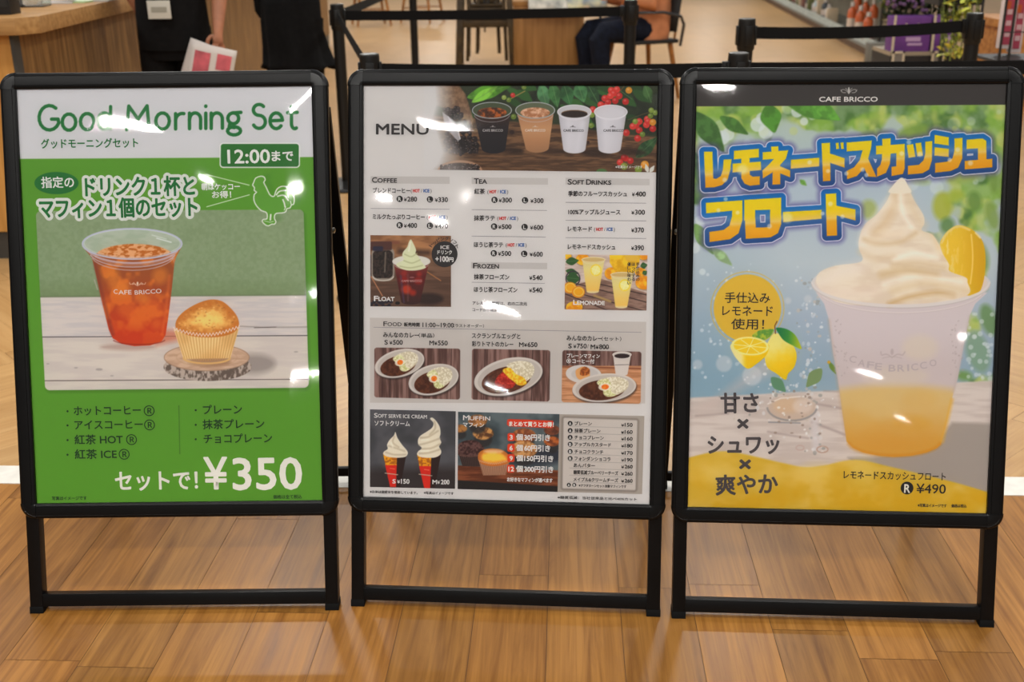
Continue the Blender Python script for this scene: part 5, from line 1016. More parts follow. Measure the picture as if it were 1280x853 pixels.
for k, (px, py, a, lab, c1, c2) in enumerate(((70, 4, .1, 'white flyer lying by the clear box on the counter', (196, 192, 186), (150, 120, 110)), (95, 3, -.15, 'green edged flyer lying in the row of flyers on the counter', (160, 184, 130), (206, 204, 196)), (118, 1.5, .05, 'grey flyer at the far end of the row on the counter', (176, 170, 164), (120, 104, 96)))):
    q = spot(px, py, .98); t = thing('flyer', lab, 'flyer', (q.x, q.y+.05, .98), a, 'flyers on the counter')
    MB().box(-.075, .075, -.1, .1, 0, .006).build('sheets', mat('flyer_%d' % k, c1, .6), t); MB().box(-.06, .06, -.02, .06, .006, .0066).build('printed_band', mat('flyer_print_%d' % k, c2, .6), t)

# ---------------------------------------------------------------- table, open magazine, chairs and stacked high chairs at the back
table_wood = mat('table_wood', (132, 92, 46), .45, .3, scale=5, stretch=(5, 5, .4), col2=(156, 112, 62))
ya = 9.0; xa, xb = spot(643, 60, y=ya).x, spot(729.5, 60, y=ya).x
t = thing('table', 'wooden table with a solid side panel, in front of the seated person', 'table', ((xa+xb)/2, ya, 0)); hw = (xb-xa)/2
MB().box(-hw, hw, 0, .03, 0, .70).build('side_panel', table_wood, t, bevel=.002); MB().box(-hw, hw, 1.15, 1.18, 0, .70).build('side_panel', table_wood, t, bevel=.002)
MB().box(-hw-.01, hw+.01, -.01, 1.19, .70, .735).build('tabletop', table_wood, t, bevel=.003)
rnd = random.Random(6)
t = thing('magazine', 'crumpled open magazine with pale yellow and blue pages, spread on the table edge', 'magazine', ((xa+xb)/2+.14, ya+.05, .737))
for nm, s, col, c2 in (('page', -1, (206, 200, 186), (120, 124, 120)), ('page', 1, (206, 196, 150), (90, 108, 130))):
    vs, fs = [], []
    for j in range(13):
        for i in range(13):
            x, y = s*i/12*.30, -.16 + j/12*.42; z = .012 + .05*math.sin(i/12*2.6)*(.6+.4*math.sin(j*.7+s)) + .008*math.sin(i*1.3+j*.9)
            if y < -.06: z -= (-.06-y)*1.25 + .03*(.5+.5*math.sin(i*.9))*(-.06-y)/.1
            vs.append((x, y, z + .03))
    for j in range(12):
        for i in range(12): k = j*13+i; fs.append((k, k+1, k+14, k+13))
    o = MB().add(vs, fs, True).build(nm, mat('magazine_page_%d' % s, col, .5, scale=9, col2=c2), t); o.modifiers.new('thickness', 'SOLIDIFY').thickness = .002
q = spot(679, 8, y=ya+.1); t = thing('net_bag', 'small dark netted bag on the table by the magazine', 'bag', (q.x, q.y, .737)); mb = MB()
for k in range(7): mb.tube([(-.09+.03*k, -.04, .0), (-.08+.027*k, -.05, .05), (-.06+.02*k, -.02, .10)], .004, 6)
for k in range(4): mb.tube([(-.10+.004*k, -.045, .01+.026*k), (0, -.06, .015+.026*k), (.10-.004*k, -.045, .01+.026*k)], .004, 6)
mb.build('netting', mat('net_dark', (40, 36, 36), .7), t); MB().lathe([(0, 0), (.07, .0), (.085, .03), (.07, .08), (.03, .1), (0, .1)], n=16).build('filling', mat('net_fill', (70, 62, 58), .8), t)

chair_wood = mat('chair_wood', (146, 92, 36), .4, .4, vary=.15, scale=12); dark_tube = mat('dark_tube', (40, 40, 42), .3, .5)
seat_black = mat('seat_black', (18, 17, 17), .6)
def chair(loc, rz, label, arm=False, group=None, seatm=None):
    t = thing('chair', label, 'chair', loc, rz, group)
    MB().box(-.22, .22, -.21, .21, .42, .45).build('seat', seatm or seat_black, t, bevel=.01)
    for sx in (-1, 1):
        for sy in (-1, 1): MB().tube([(sx*.17, sy*.16, .42), (sx*.23, sy*.22, 0)], [.021, .014], 12).build('leg', chair_wood, t)
    for sy in (-1, 1): MB().tube([(-.2, sy*.19, .2), (.2, sy*.19, .2)], .009, 8).build('stretcher', chair_wood, t)
    vs = [(x*.2, .2 + .05*z/.35 - .05*(1-x*x), .5 + z) for z in (0, .12, .25, .33) for x in (-1, -.5, 0, .5, 1)]
    o = MB().add(vs, [(r*5+i, r*5+i+1, r*5+i+6, r*5+i+5) for r in range(3) for i in range(4)], True).build('backrest', seatm or seat_black, t); o.modifiers.new('thickness', 'SOLIDIFY').thickness = .012
    for sx in (-1, 1): MB().tube([(sx*.18, .19, .43), (sx*.17, .24, .8)], .010, 8).build('back_post', chair_wood, t)
    if arm:
        for sx in (-1, 1): MB().tube([(sx*.24, .21, .40), (sx*.25, .23, .56), (sx*.25, .20, .62), (sx*.25, .05, .655), (sx*.25, -.2, .66), (sx*.24, -.24, .62), (sx*.23, -.2, .44)], .012, 8).build('armrest', dark_tube, t)
    return t
sp = spot(800, 60, y=9.05)
chair((sp.x, 9.0, 0), math.radians(-90)+.4, 'wooden legged chair with dark tube armrests, under the person in the peach jacket', True)
chair((spot(464, 20, y=16).x, 16, 0), .3, 'far wooden legged chair with a black seat, left of the far barrier post', group='far chairs')
chair((spot(528, 20, y=16.4).x, 16.4, 0), -.4, 'far wooden legged chair with a black seat, right of the far barrier post', group='far chairs')
hc = mat('dark_high_chair_wood', (58, 44, 22), .5, .35, vary=.2, scale=14)
hx = spot(607.5, 70, y=11.0).x
for k, lab in enumerate(('dark wooden high chair standing on the floor, lowest of the stack', 'dark wooden high chair in the middle of the stack', 'dark wooden high chair on top of the stack')):
    dz = .11*k; w = (.255, .185, .105)[k]; tw = w - .03
    t = thing('high_chair', lab, 'high chair', (hx + .012*k, 11.05 + .03*k, 0), 0, 'stacked high chairs')
    for sx in (-1, 1):
        for sy in (-1, 1):
            x0, y0, x1, y1 = sx*w, sy*(.25-.05*k), sx*tw, sy*(.19-.045*k); hw_ = .030 if k == 0 else .016
            P = [(x + i*hw_, y + j*.014, z) for x, y, z in ((x0, y0, .0 if k == 0 else .015+.06*k), (x1, y1, .74+dz)) for j in (-1, 1) for i in (-1, 1)]
            MB().add(P, [(0, 1, 3, 2), (4, 6, 7, 5), (0, 4, 5, 1), (2, 3, 7, 6), (0, 2, 6, 4), (1, 5, 7, 3)]).build('leg', hc, t, bevel=.003)
        MB().box(-.011, .011, -.16+.04*k, .16-.04*k, 0, .05, Matrix.Translation((sx*(tw-.004), 0, .60+dz))).build('side_rail', hc, t, bevel=.003)
    yy = .205 - .046*k
    for sy in (-1, 1): MB().box(-tw, tw, sy*yy-.009, sy*yy+.009, .385+dz, .45+dz).build('cross_rail', hc, t, bevel=.003)
    MB().box(-tw+.01, tw-.01, -yy, yy, .46+dz, .48+dz).build('seat', hc, t, bevel=.004)
    for j in range(4): MB().box(-.014, .014, -.008, .008, .48+dz, .70+dz, Matrix.Translation(((j-1.5)*tw*.5, yy-.005, 0))).build('back_slat', hc, t)
    MB().box(-tw, tw, yy-.014, yy+.008, .69+dz, .735+dz).build('top_rail', hc, t, bevel=.004)
for j, x in enumerate((-.03, .01)): MB().box(x-.008, x+.008, -.128, -.12, .33+.08*j, .66).build('strap', seat_black, t)

# ---------------------------------------------------------------- shop shelf along the aisle, top right
a0, a1 = Vector((3.58, 11.3, 0)), Vector((4.75, 24.0, 0)); dv = (a1-a0).normalized(); nv = Vector((dv.y, -dv.x, 0)); ang = math.atan2(dv.y, dv.x)
t = thing('shop_shelf', 'long low shop shelf with a grey price rail along the aisle', 'shelf', a0, ang); LN = (a1-a0).length
steel_grey = mat('shelf_grey', (120, 120, 112), .45, .4); rail_m = mat('price_rail', (150, 158, 150), .4, .4, scale=14, col2=(186, 190, 180), stretch=(2.2, 2, 1))
MB().box(0, LN, -.5, -.02, 0, .07).build('plinth', mat('plinth_brown', (96, 70, 48), .6), t)
MB().box(0, LN, -.5, 0, .07, .10).build('deck', steel_grey, t, bevel=.003)
MB().add([(0, 0.0, .07), (LN, 0.0, .07), (LN, -.03, .165), (0, -.03, .165), (0, -.04, .07), (LN, -.04, .07), (LN, -.045, .165), (0, -.045, .165)], [(0, 1, 2, 3), (5, 4, 7, 6), (3, 2, 6, 7), (0, 4, 5, 1), (0, 3, 7, 4), (1, 5, 6, 2)]).build('price_rail', rail_m, t)
MB().box(0, LN, -.52, -.5, .0, 1.5).build('back_panel', mat('shelf_back', (150, 140, 120), .6), t)
for z in (.62, 1.1): MB().box(0, LN, -.5, -.06, z, z+.025).build('upper_shelf', steel_grey, t)
goods = [('orange', (196, 92, 40), 'bottle'), ('cream', (206, 186, 156), 'carton'), ('pale blue', (140, 186, 200), 'bottle'), ('dark grey', (60, 66, 72), 'bottle'), ('white', (206, 204, 200), 'bottle'), ('olive green', (112, 116, 70), 'carton'), ('pink brown', (150, 104, 92), 'carton')]
def good(kind, col, loc, rz, h, w, label, group):
    t = thing(kind, label, kind, loc, rz, group); m = mat('goods_%d_%d_%d' % col, col, .45)
    if kind == 'bottle':
        MB().lathe([(0, 0), (w*.5, 0), (w*.5, h*.68), (w*.42, h*.76), (w*.2, h*.82), (w*.2, h*.86), (0, h*.86)], n=14).build('body', m, t); MB().lathe([(0, h*.86), (w*.24, h*.86), (w*.24, h), (0, h)], n=12).build('cap', mat('goods_cap', (206, 200, 194), .5), t)
        MB().lathe([(w*.505, h*.2), (w*.505, h*.5)], n=14).build('printed_label', mat('goods_label', (214, 196, 180), .5), t)
    else:
        MB().box(-w/2, w/2, -w*.35, w*.35, 0, h).build('body', m, t, bevel=.003); MB().box(-w*.4, w*.4, -w*.36, -w*.35, h*.3, h*.7).build('printed_label', MATS.get('goods_label') or mat('goods_label', (214, 196, 180), .5), t)
rnd = random.Random(21)
P_ = lambda s_, d_: a0 + dv*s_ + nv*d_
k = 0
for px_, py_, h in ((1083, 53, .30), (1073, 47.5, .33), (1063, 42.5, .34), (1079, 43, .40), (1069, 39, .45), (1089, 47, .40)):
    p = spot(px_, py_, .10); good('bottle', (196, 92, 40), (p.x, p.y, .102), 0, h, .10, ['short orange bottle at the near end of the low shelf', 'orange bottle second along the front edge of the low shelf', 'orange bottle third along the front edge of the low shelf', 'orange bottle in the second row of the low shelf', 'tallest orange bottle, in the second row of the low shelf', 'orange bottle nearest the wire end panel of the shelf'][k], 'orange bottles on the low shelf'); k += 1
s_ = 3.1; names = {}
seq = [(1, .17, 'carton'), (4, .2, 'bottle'), (3, .24, 'bottle'), (1, .28, 'carton'), (2, .24, 'bottle'), (4, .19, 'bottle'), (5, .26, 'carton'), (3, .22, 'bottle'), (6, .25, 'carton'), (1, .24, 'carton'), (5, .28, 'carton'), (2, .22, 'bottle'), (6, .24, 'carton'), (5, .25, 'carton'), (1, .26, 'carton'), (4, .25, 'bottle')]
ordw = ['nearest', 'second nearest', 'third nearest', 'fourth nearest', 'fifth nearest']
for c_, h, kd in seq:
    nm, col, _ = goods[c_]; p = P_(s_, .14); names[(nm, kd)] = names.get((nm, kd), -1) + 1
    good(kd, col, (p.x, p.y, .102), ang + math.pi/2 if kd == 'carton' else 0, h, .13 if kd == 'carton' else .1, '%s of the %s %ss along the low shelf' % (ordw[names[(nm, kd)]], nm, kd), 'goods on the low shelf'); s_ += rnd.uniform(.2, .3)

# wire end panel of the shelf with its grey foot block
wire = mat('wire_black', (20, 20, 20), .5); p0, p1 = spot(1096, 60, y=11.25), spot(1112, 60, y=11.25)
t = thing('wire_end_panel', 'narrow beige mesh panel between two thin black uprights, at the shelf end', 'panel', (p0.x, 11.2, 0)); wd = p1.x - p0.x
for x in (0, wd): MB().box(x-.012, x+.012, -.012, .012, 0, 1.4).build('upright', wire, t)
MB().box(.01, wd-.01, .0, .006, .25, 1.4).build('mesh_sheet', mat('mesh_beige', (150, 136, 108), .7, scale=90, col2=(110, 98, 76)), t)
mb = MB()
for j in range(24): mb.box(.01, wd-.01, -.004, 0, .27+.045*j, .276+.045*j)
mb.build('wires', wire, t)
q0, q1 = spot(1085, 74, y=11.0), spot(1107, 74, y=11.0); t = thing('foot_block', 'grey block on the floor at the near end of the shelf', 'block', ((q0.x+q1.x)/2, 11.0, 0)); hw = (q1.x-q0.x)/2
zt = spot(1095, 54, y=11.0).z; MB().box(-hw, hw, -.0, .12, 0, zt).build('body', mat('block_grey', (104, 102, 94), .6), t, bevel=.004); MB().box(-hw+.01, hw-.01, -.004, 0, .02, zt-.03).build('front_plate', mat('plate_grey', (112, 110, 100), .5), t)

# plant stand with two purple boxes
yb = 8.0; xl, xr, zb, zt = spot(1113, 66, y=yb).x, spot(1208, 66, y=yb).x, spot(1140, 64, y=yb).z, spot(1140, 20, y=yb).z
t = thing('plant_stand', 'black plant stand with a beige shelf edge, under the purple boxes', 'stand', ((xl+xr)/2, yb, 0)); hw = (xr-xl)/2
MB().box(-hw, hw, 0, .4, zb-.03, zb-.005).build('shelf', mat('stand_beige', (150, 134, 110), .6), t); MB().box(-hw, hw, -.01, .41, zb-.30, zb-.03).build('skirt', mat('stand_dark', (26, 22, 20), .6), t)
for sx in (-1, 1):
    for yy in (.01, .38): MB().box(sx*(hw-.015)-.012, sx*(hw-.015)+.012, yy-.012, yy+.012, 0, zb-.3).build('leg', wire, t)
purple = mat('purple_card', (98, 54, 122), .55, .3, vary=.08, scale=8); lil = mat('pale_lilac', (170, 140, 176), .5); cream = mat('cream_card', (190, 176, 150), .6)
leafs = [mat('leaf_dark', (44, 54, 30), .6, vary=.4, scale=30), mat('leaf_mid', (84, 96, 40), .55, vary=.4, scale=30), mat('leaf_lime', (176, 178, 74), .5, vary=.3, scale=30)]
def leaf_cloud(n, box, size, seed, droop=0):
    r = random.Random(seed); mb = MB()
    for _ in range(n):
        c = Vector((r.uniform(*box[0]), r.uniform(*box[1]), r.uniform(*box[2]))); M = Matrix.Translation(c) @ Matrix.Rotation(r.uniform(0, 6.3), 4, 'Z') @ Matrix.Rotation(r.uniform(-.9, .9) + droop, 4, 'X') @ Matrix.Rotation(r.uniform(-.6, .6), 4, 'Y'); s = size*r.uniform(.6, 1.3)
        mb.add([M @ Vector(p) for p in ((0, 0, 0), (s*.3, s*.4, s*.08), (s*.22, s*.8, s*.06), (0, s*1.1, -s*.1), (-s*.22, s*.8, s*.06), (-s*.3, s*.4, s*.08), (0, s*.5, -.02*s))], [(0, 1, 6), (1, 2, 6), (2, 3, 6), (3, 4, 6), (4, 5, 6), (5, 0, 6)], True)
    return mb
for n, (x0, x1, lab, lab2) in enumerate(((1117.5, 1164, 'purple printed box, left one of the pair on the plant stand', 'dark leafy plant with mauve flowers behind the left purple box'), (1167, 1198, 'purple printed box, right one of the pair on the plant stand', 'dark leafy plant behind the right purple box'))):
    X0, X1 = spot(x0, 40, y=yb).x, spot(x1, 40, y=yb).x; hw = (X1-X0)/2
    t = thing('planter_box', lab, 'box', ((X0+X1)/2, yb+.01, zb-.005), 0, 'purple boxes on the plant stand')
    MB().box(-hw, hw, 0, .16, 0, zt-zb).build('card_case', purple, t, bevel=.003); MB().box(-hw-.004, -hw+.012, -.004, .0, 0, zt-zb+.01).build('cream_edge', cream, t)
    MB().box(-hw*.3, hw*.5, -.003, 0, (zt-zb)*.30, (zt-zb)*.42).build('printed_band', lil, t); MB().box(-hw*.2, hw*.6, -.003, 0, (zt-zb)*.18, (zt-zb)*.25).build('printed_band', lil, t)
    for sx in (-.35, .3): MB().lathe([(0, 0), (.008, 0), (.008, .003), (0, .003)], n=10, M=Matrix.Translation((sx*hw, -.001, (zt-zb)*.78)) @ Matrix.Rotation(math.pi/2, 4, 'X')).build('button', cream, t)
    fx = spot(x0+6, 65, y=yb-.03).x; f = thing('price_holder', 'small square cream frame hanging under the %s purple box' % ('left', 'right')[n], 'price holder', (fx, yb-.035, zb-.04), 0, 'price holders on the plant stand'); s = .042; mb = MB()
    for b4 in ((-s, s, -s, -s+.014), (-s, s, s-.014, s), (-s, -s+.014, -s, s), (s-.014, s, -s, s)): mb.box(b4[0], b4[1], 0, .012, b4[2], b4[3])
    mb.build('rim', cream, f); MB().box(-s+.01, s-.01, .006, .012, -s+.01, s-.01).build('insert', mat('insert_grey', (110, 104, 96), .6), f)
    pt = thing('leafy_plant', lab2, 'plant', ((X0+X1)/2, yb+.28, zb-.005), 0, 'plants on the stand')
    MB().lathe([(0, 0), (.06, 0), (.08, .14), (.07, .14), (.06, .12), (0, .12)], n=18).build('pot', mat('pot_dark', (60, 44, 36), .7), pt)
    for st in range(5): MB().tube([(0, 0, .1), (.05*math.cos(st*1.3), .05*math.sin(st*1.3), .3), (.11*math.cos(st*1.3), .08*math.sin(st*1.3), .55)], .005, 6).build('stem', leafs[0], pt)
    leaf_cloud(420, ((-.13, .13), (-.09, .09), (.2, .66)), .055, 31+n).build('foliage', leafs[0], pt); leaf_cloud(150, ((-.13, .13), (-.1, .06), (.3, .66)), .05, 41+n).build('pale_foliage', leafs[1], pt)
    r = random.Random(50+n); mb = MB()
    for _ in range(16 if n == 0 else 6): mb.lathe([(0, -.014), (.014, -.008), (.016, .004), (.009, .012), (0, .014)], at=(r.uniform(-.16, .12), r.uniform(-.12, -.08), r.uniform(.25, .34)), n=8)
    mb.build('flowers', mat('mauve_flower', (104, 74, 108), .7, vary=.2), pt)
q = spot(1192, 30, y=6.9); t = thing('trailing_plant', 'yellow green trailing plant hanging behind the right barrier post', 'plant', (q.x, 6.95, 0))
zt2 = spot(1195, 74, y=6.9).z
MB().lathe([(0, .86), (.08, .86), (.11, 1.02), (.1, 1.02), (0, 1.0)], n=20).build('pot', mat('pot_cream', (150, 130, 96), .7), t)
MB().box(-.13, .13, -.12, .12, .82, .86).build('pot_shelf', wire, t); MB().box(-.012, .012, .09, .11, 0, .84).build('pot_stand', wire, t)
for k in range(9): a = k*.7; MB().tube([(0, 0, 1.0), (.1*math.cos(a), -.08+.05*math.sin(a), 1.05), (.11*math.cos(a), -.12+.05*math.sin(a), .8), (.08*math.cos(a), -.13+.04*math.sin(a), zt2+.04*(k % 3))], .004, 6).build('stem', leafs[1], t)
leaf_cloud(150, ((-.05, .07), (-.19, -.05), (zt2, 1.0)), .06, 61, .4).build('foliage', leafs[2], t); leaf_cloud(110, ((-.06, .12), (-.17, -.02), (zt2+.1, 1.2)), .05, 62, .3).build('green_foliage', leafs[1], t)

# wooden display table, pink cartons behind a wire rack
yc = 7.2; x0, x1, zt = spot(1243, 60, y=yc).x, spot(1300, 60, y=yc).x, spot(1240, 24, y=yc).z
t = thing('display_table', 'orange brown wooden display table at the far right, behind the wire rack', 'table', (x0, yc, 0)); wd = x1-x0
dw = mat('display_wood', (150, 96, 44), .45, .35, scale=6, stretch=(.6, 5, 5), col2=(186, 130, 70))
MB().box(0, wd, 0, .44, zt-.05, zt).build('top', dw, t, bevel=.003); MB().box(.02, wd-.02, .02, .05, .25, zt-.05).build('front_board', dw, t, bevel=.002); MB().box(.02, .05, .05, .42, .1, zt-.05).build('side_board', dw, t)
for x in (.05, wd-.05):
    for y in (.06, .39): MB().box(x-.025, x+.025, y-.025, y+.025, 0, zt-.05).build('leg', dw, t)
yr = 5.9
for n, (xa_, xb_, ya_, yb_, lab) in enumerate(((1252, 1266, -30, 61, 'pink carton with white edges behind the wire rack, left one'), (1266, 1279.5, -26, 66, 'pink carton with white edges behind the wire rack, right one'))):
    A_, B_ = spot(xa_, 40, y=yr).x, spot(xb_, 40, y=yr).x; z0, z1 = spot(xa_, yb_, y=yr).z, spot(xa_, ya_, y=yr).z; hw = (B_-A_)/2
    t = thing('carton', lab, 'carton', ((A_+B_)/2, yr, z0), 0, 'pink cartons on the wire rack')
    MB().box(-hw, hw, 0, .05, 0, z1-z0).build('case', mat('carton_white', (206, 190, 186), .5), t, bevel=.002); MB().box(-hw+.008, hw-.012, -.003, 0, .02, (z1-z0)).build('pink_face', mat('carton_pink', (170, 62, 84), .5, vary=.1, scale=8), t)
    for j in range(3): MB().box(-hw*.5, hw*.4, -.005, -.003, .06+.055*j, .085+.055*j).build('printed_mark', mat('carton_mark', (206, 168, 172), .5), t)
    MB().box(-hw*.8, hw*.0, -.005, -.003, (z1-z0)*.55, (z1-z0)*.66).build('orange_mark', mat('carton_orange', (190, 84, 40), .5), t)
t = thing('wire_rack', 'black wire rack with two thin uprights in front of the pink cartons', 'rack', (spot(1262, 40, y=5.7).x, 5.7, 0))
for x in (-.035, .012, .24): MB().tube([(x, 0, 0), (x, 0, 1.5)], .007, 8).build('upright', wire, t)
for j in range(7): MB().tube([(-.035, -.004, .45+.16*j), (.24, -.004, .45+.16*j)], .003, 6).build('cross_wire', wire, t)
zs = spot(1262, 68, y=yr).z
MB().box(-.05, .26, 0, .3, zs-.02, zs-.006).build('shelf', wire, t); 
for x in (-.035, .24): MB().tube([(x, .28, 0), (x, .28, 1.5)], .007, 8).build('upright', wire, t)
# ---------------------------------------------------------------- people in the background
def skin_mesh(name, joints, bones, m, parent, levels=2, root=0):
    me = bpy.data.meshes.new(name); names = list(joints); idx = {n: i for i, n in enumerate(names)}
    me.from_pydata([joints[n][0] for n in names], [(idx[a], idx[b]) for a, b in bones], [])
    o = bpy.data.objects.new(name, me); C.objects.link(o)
    o.modifiers.new('skin', 'SKIN').use_smooth_shade = True
    if not me.skin_vertices: me.attributes.new
    sv = me.skin_vertices[0].data if me.skin_vertices else None
    for n in names:
        r = joints[n][1]; sv[idx[n]].radius = r if isinstance(r, tuple) else (r, r); sv[idx[n]].use_root = (names[root] == n)
    s = o.modifiers.new('subdivision', 'SUBSURF'); s.levels = levels; s.render_levels = levels
    dg = bpy.context.evaluated_depsgraph_get(); dg.update(); nm = bpy.data.meshes.new_from_object(o.evaluated_get(dg))
    bpy.data.objects.remove(o); nm.name = name; nm.materials.clear(); nm.materials.append(m); nm.polygons.foreach_set('use_smooth', [True]*len(nm.polygons))
    q = bpy.data.objects.new(name, nm); C.objects.link(q); q.parent = parent; return q
skin = mat('skin', (176, 118, 88), .5, .35, vary=.06, scale=18); hair_m = mat('dark_hair', (24, 20, 18), .55); cloth_black = mat('black_cloth', (13, 12, 12), .85, .15, vary=.2, scale=40, bump=.2)
peach = mat('peach_cloth', (186, 122, 84), .8, .2, vary=.07, scale=9, bump=.2); navy = mat('navy_cloth', (18, 22, 34), .85, .15, vary=.2, scale=30); shoe_m = mat('shoe_dark', (22, 20, 20), .5)
def hand(J, B, n, wrist, pdir, fdir, s=1.0, curl=.5):
    """palm and five fingers grown from a wrist joint; pdir: along the hand, fdir: across towards the thumb"""
    w = Vector(wrist); p = Vector(pdir).normalized(); f = Vector(fdir).normalized(); nrm = p.cross(f)
    J[n+'palm'] = (w + p*.055*s, (.026*s, .018*s)); B.append((n+'wrist', n+'palm'))
    for k, (off, ln) in enumerate(((.026, .070), (.009, .080), (-.009, .074), (-.025, .058))):
        a = w + p*.085*s + f*off*s; b = a + (p*(1-.3*curl) + nrm*curl*.6)*ln*.5*s; c = b + (p*(1-curl) + nrm*curl)*ln*.5*s
        for q, pt in zip('abc', (a, b, c)): J[n+'f%d%s' % (k, q)] = (pt, .0088*s)
        B += [(n+'palm', n+'f%da' % k), (n+'f%da' % k, n+'f%db' % k), (n+'f%db' % k, n+'f%dc' % k)]
    a = w + p*.035*s + f*.032*s; b = a + (p*.7 + f*.5)*.03*s; c = b + (p + nrm*.5)*.026*s
    for q, pt in zip('abc', (a, b, c)): J[n+'t'+q] = (pt, .0098*s)
    B += [(n+'palm', n+'ta'), (n+'ta', n+'tb'), (n+'tb', n+'tc')]
def head_parts(t, c, face, hm):
    c = Vector(c); f = Vector(face).normalized(); r = Vector((-f.y, f.x, 0))
    mb = MB(); mb.lathe([(0, .125), (.05, .118), (.088, .085), (.100, .04), (.102, -.0), (.096, -.05), (.085, -.09)], at=c - f*.012 + Vector((0, 0, .0)), n=20); o = mb.build('hair', hm, t)
    me = o.data
    for v in me.vertices:
        d = Vector(v.co) - c
        if d.dot(f) > .045 and d.z < .06: v.co -= f*(d.dot(f)-.02)
    for s in (-1, 1):
        MB().lathe([(0, -.006), (.007, -.003), (.007, .003), (0, .006)], at=c + f*.088 + r*s*.032 + Vector((0, 0, .012)), n=10).build('eye', mat('eye_dark', (20, 16, 14), .3), t)
def standing(t, H, arm_l, arm_r, extra_l=None):
    k = H/1.62; J, B = {}, []
    for n, p, r in (('pelvis', (0, 0, .90), (.135, .095)), ('waist', (0, 0, 1.04), (.115, .085)), ('chest', (0, 0, 1.24), (.135, .095)), ('neckb', (0, .005, 1.365), (.06, .055)), ('neck', (0, 0, 1.42), .048), ('jaw', (0, -.018, 1.475), (.062, .066)), ('head', (0, -.008, 1.54), (.076, .09)), ('crown', (0, .0, 1.60), (.05, .06))):
        J[n] = (Vector(p)*k, tuple(v*k for v in r) if isinstance(r, tuple) else r*k)
    B += [('pelvis', 'waist'), ('waist', 'chest'), ('chest', 'neckb'), ('neckb', 'neck'), ('neck', 'jaw'), ('jaw', 'head'), ('head', 'crown')]
    J['nose'] = (Vector((0, -.108, 1.515))*k, .011); B.append(('jaw', 'nose'))
    for s, n, arm in ((1, 'l', arm_l), (-1, 'r', arm_r)):
        J[n+'hip'] = (Vector((s*.085, 0, .84))*k, (.082*k, .085*k)); J[n+'knee'] = (Vector((s*.09, -.01, .46))*k, .056*k); J[n+'calf'] = (Vector((s*.09, .01, .32))*k, .052*k); J[n+'ankle'] = (Vector((s*.09, .015, .085))*k, .036*k); J[n+'toe'] = (Vector((s*.105, -.13, .035))*k, (.038*k, .026*k))
        B += [('pelvis', n+'hip'), (n+'hip', n+'knee'), (n+'knee', n+'calf'), (n+'calf', n+'ankle'), (n+'ankle', n+'toe')]
        J[n+'shoulder'] = (Vector((s*.165, 0, 1.315))*k, .052*k); J[n+'elbow'] = (Vector(arm[0]), .040*k); J[n+'fore'] = (Vector(arm[0]).lerp(Vector(arm[1]), .35), .040*k); J[n+'wrist'] = (Vector(arm[1]), .026*k)
        B += [('chest', n+'shoulder'), (n+'shoulder', n+'elbow'), (n+'elbow', n+'fore'), (n+'fore', n+'wrist')]
        hand(J, B, n, arm[1], arm[2], arm[3], 1.0, arm[4])
    skin_mesh('body', J, B, skin, t)
    return J, k
def loft(mb, rings, n=28, fold=0.0):
    vs = []
    for q, (c, rx, ry) in enumerate(rings):
        for j in range(n): a = 2*math.pi*j/n; w_ = 1 + fold*math.sin(a*5 + q*1.7)*.5 + fold*math.sin(a*11 + q)*.3; vs.append((c[0] + rx*w_*math.cos(a), c[1] + ry*w_*math.sin(a), c[2]))
    mb.add(vs, [(r*n+j, r*n+(j+1) % n, (r+1)*n+(j+1) % n, (r+1)*n+j) for r in range(len(rings)-1) for j in range(n)], True); return mb
def clothes(name, m, t, rings, tubes, fold=.02):
    mb = MB(); loft(mb, rings, fold=fold)
    for pts, r in tubes: mb.tube(pts, r, 14, cap=False)
    return mb.build(name, m, t, fix=False)
# staff member holding papers
yp = 5.45; xc = spot(218, 40, y=yp).x
t = thing('person', 'person in a black shirt and black trousers with a white badge, holding pink papers', 'person', (xc, yp, 0)); PS = t
hx = spot(272, 44, y=yp-.1).x - xc; hz = spot(272, 44, y=yp-.1).z
J, k = standing(t, 1.66, ((hx+.01, .03, 1.10), (hx, -.08, hz+.03), (-.05, -.15, -1), (-.9, -.4, .1), .75), ((-.25, .10, 1.10), (-.17, .17, .86), (.5, .1, -.8), (0, -1, 0), .6))
head_parts(t, Vector((0, -.008, 1.545))*k, (0, -1, 0), hair_m)
arms = {1: J['lelbow'][0], -1: J['relbow'][0]}
clothes('shirt', cloth_black, t, [((0, 0, z*k), rx, ry) for z, rx, ry in ((.745, .168, .132), (.80, .170, .134), (.90, .165, .128), (1.0, .16, .122), (1.12, .166, .125), (1.26, .182, .126), (1.33, .165, .10), (1.375, .085, .07))],
        [([(s*.12, 0, 1.31*k), (s*.18, 0, 1.30*k), Vector((s*.19, 0, 1.28*k)).lerp(arms[s], .55)], [.07, .072, .062]) for s in (-1, 1)], .03)
clothes('trousers', cloth_black, t, [((0, 0, z*k), rx, ry) for z, rx, ry in ((.95, .15, .115), (.85, .16, .122), (.76, .164, .124), (.70, .15, .11))],
        [([(s*.085, 0, .84*k), (s*.086, 0, .66*k), (s*.09, -.01, .46*k), (s*.09, .01, .06*k)], [.086, .088, .074, .064]) for s in (-1, 1)], .01)
for s in (-1, 1): MB().lathe([(0, 0), (.045, 0), (.052, .02), (.045, .055), (.03, .075), (0, .08)], n=16, M=Matrix.Translation((s*.10, -.07, 0)) @ Matrix.Diagonal((1, 2.5, 1, 1))).build('shoe', shoe_m, t)
bz = spot(199, 12, y=yp-.16).z; bx = spot(199.5, 12, y=yp-.16).x - xc
b = MB().box(bx-.052, bx+.052, -.17, -.166, bz-.04, bz+.04).build('badge', mat('badge_white', (196, 192, 180), .35), t, bevel=.001); b['label'] = 'white badge'
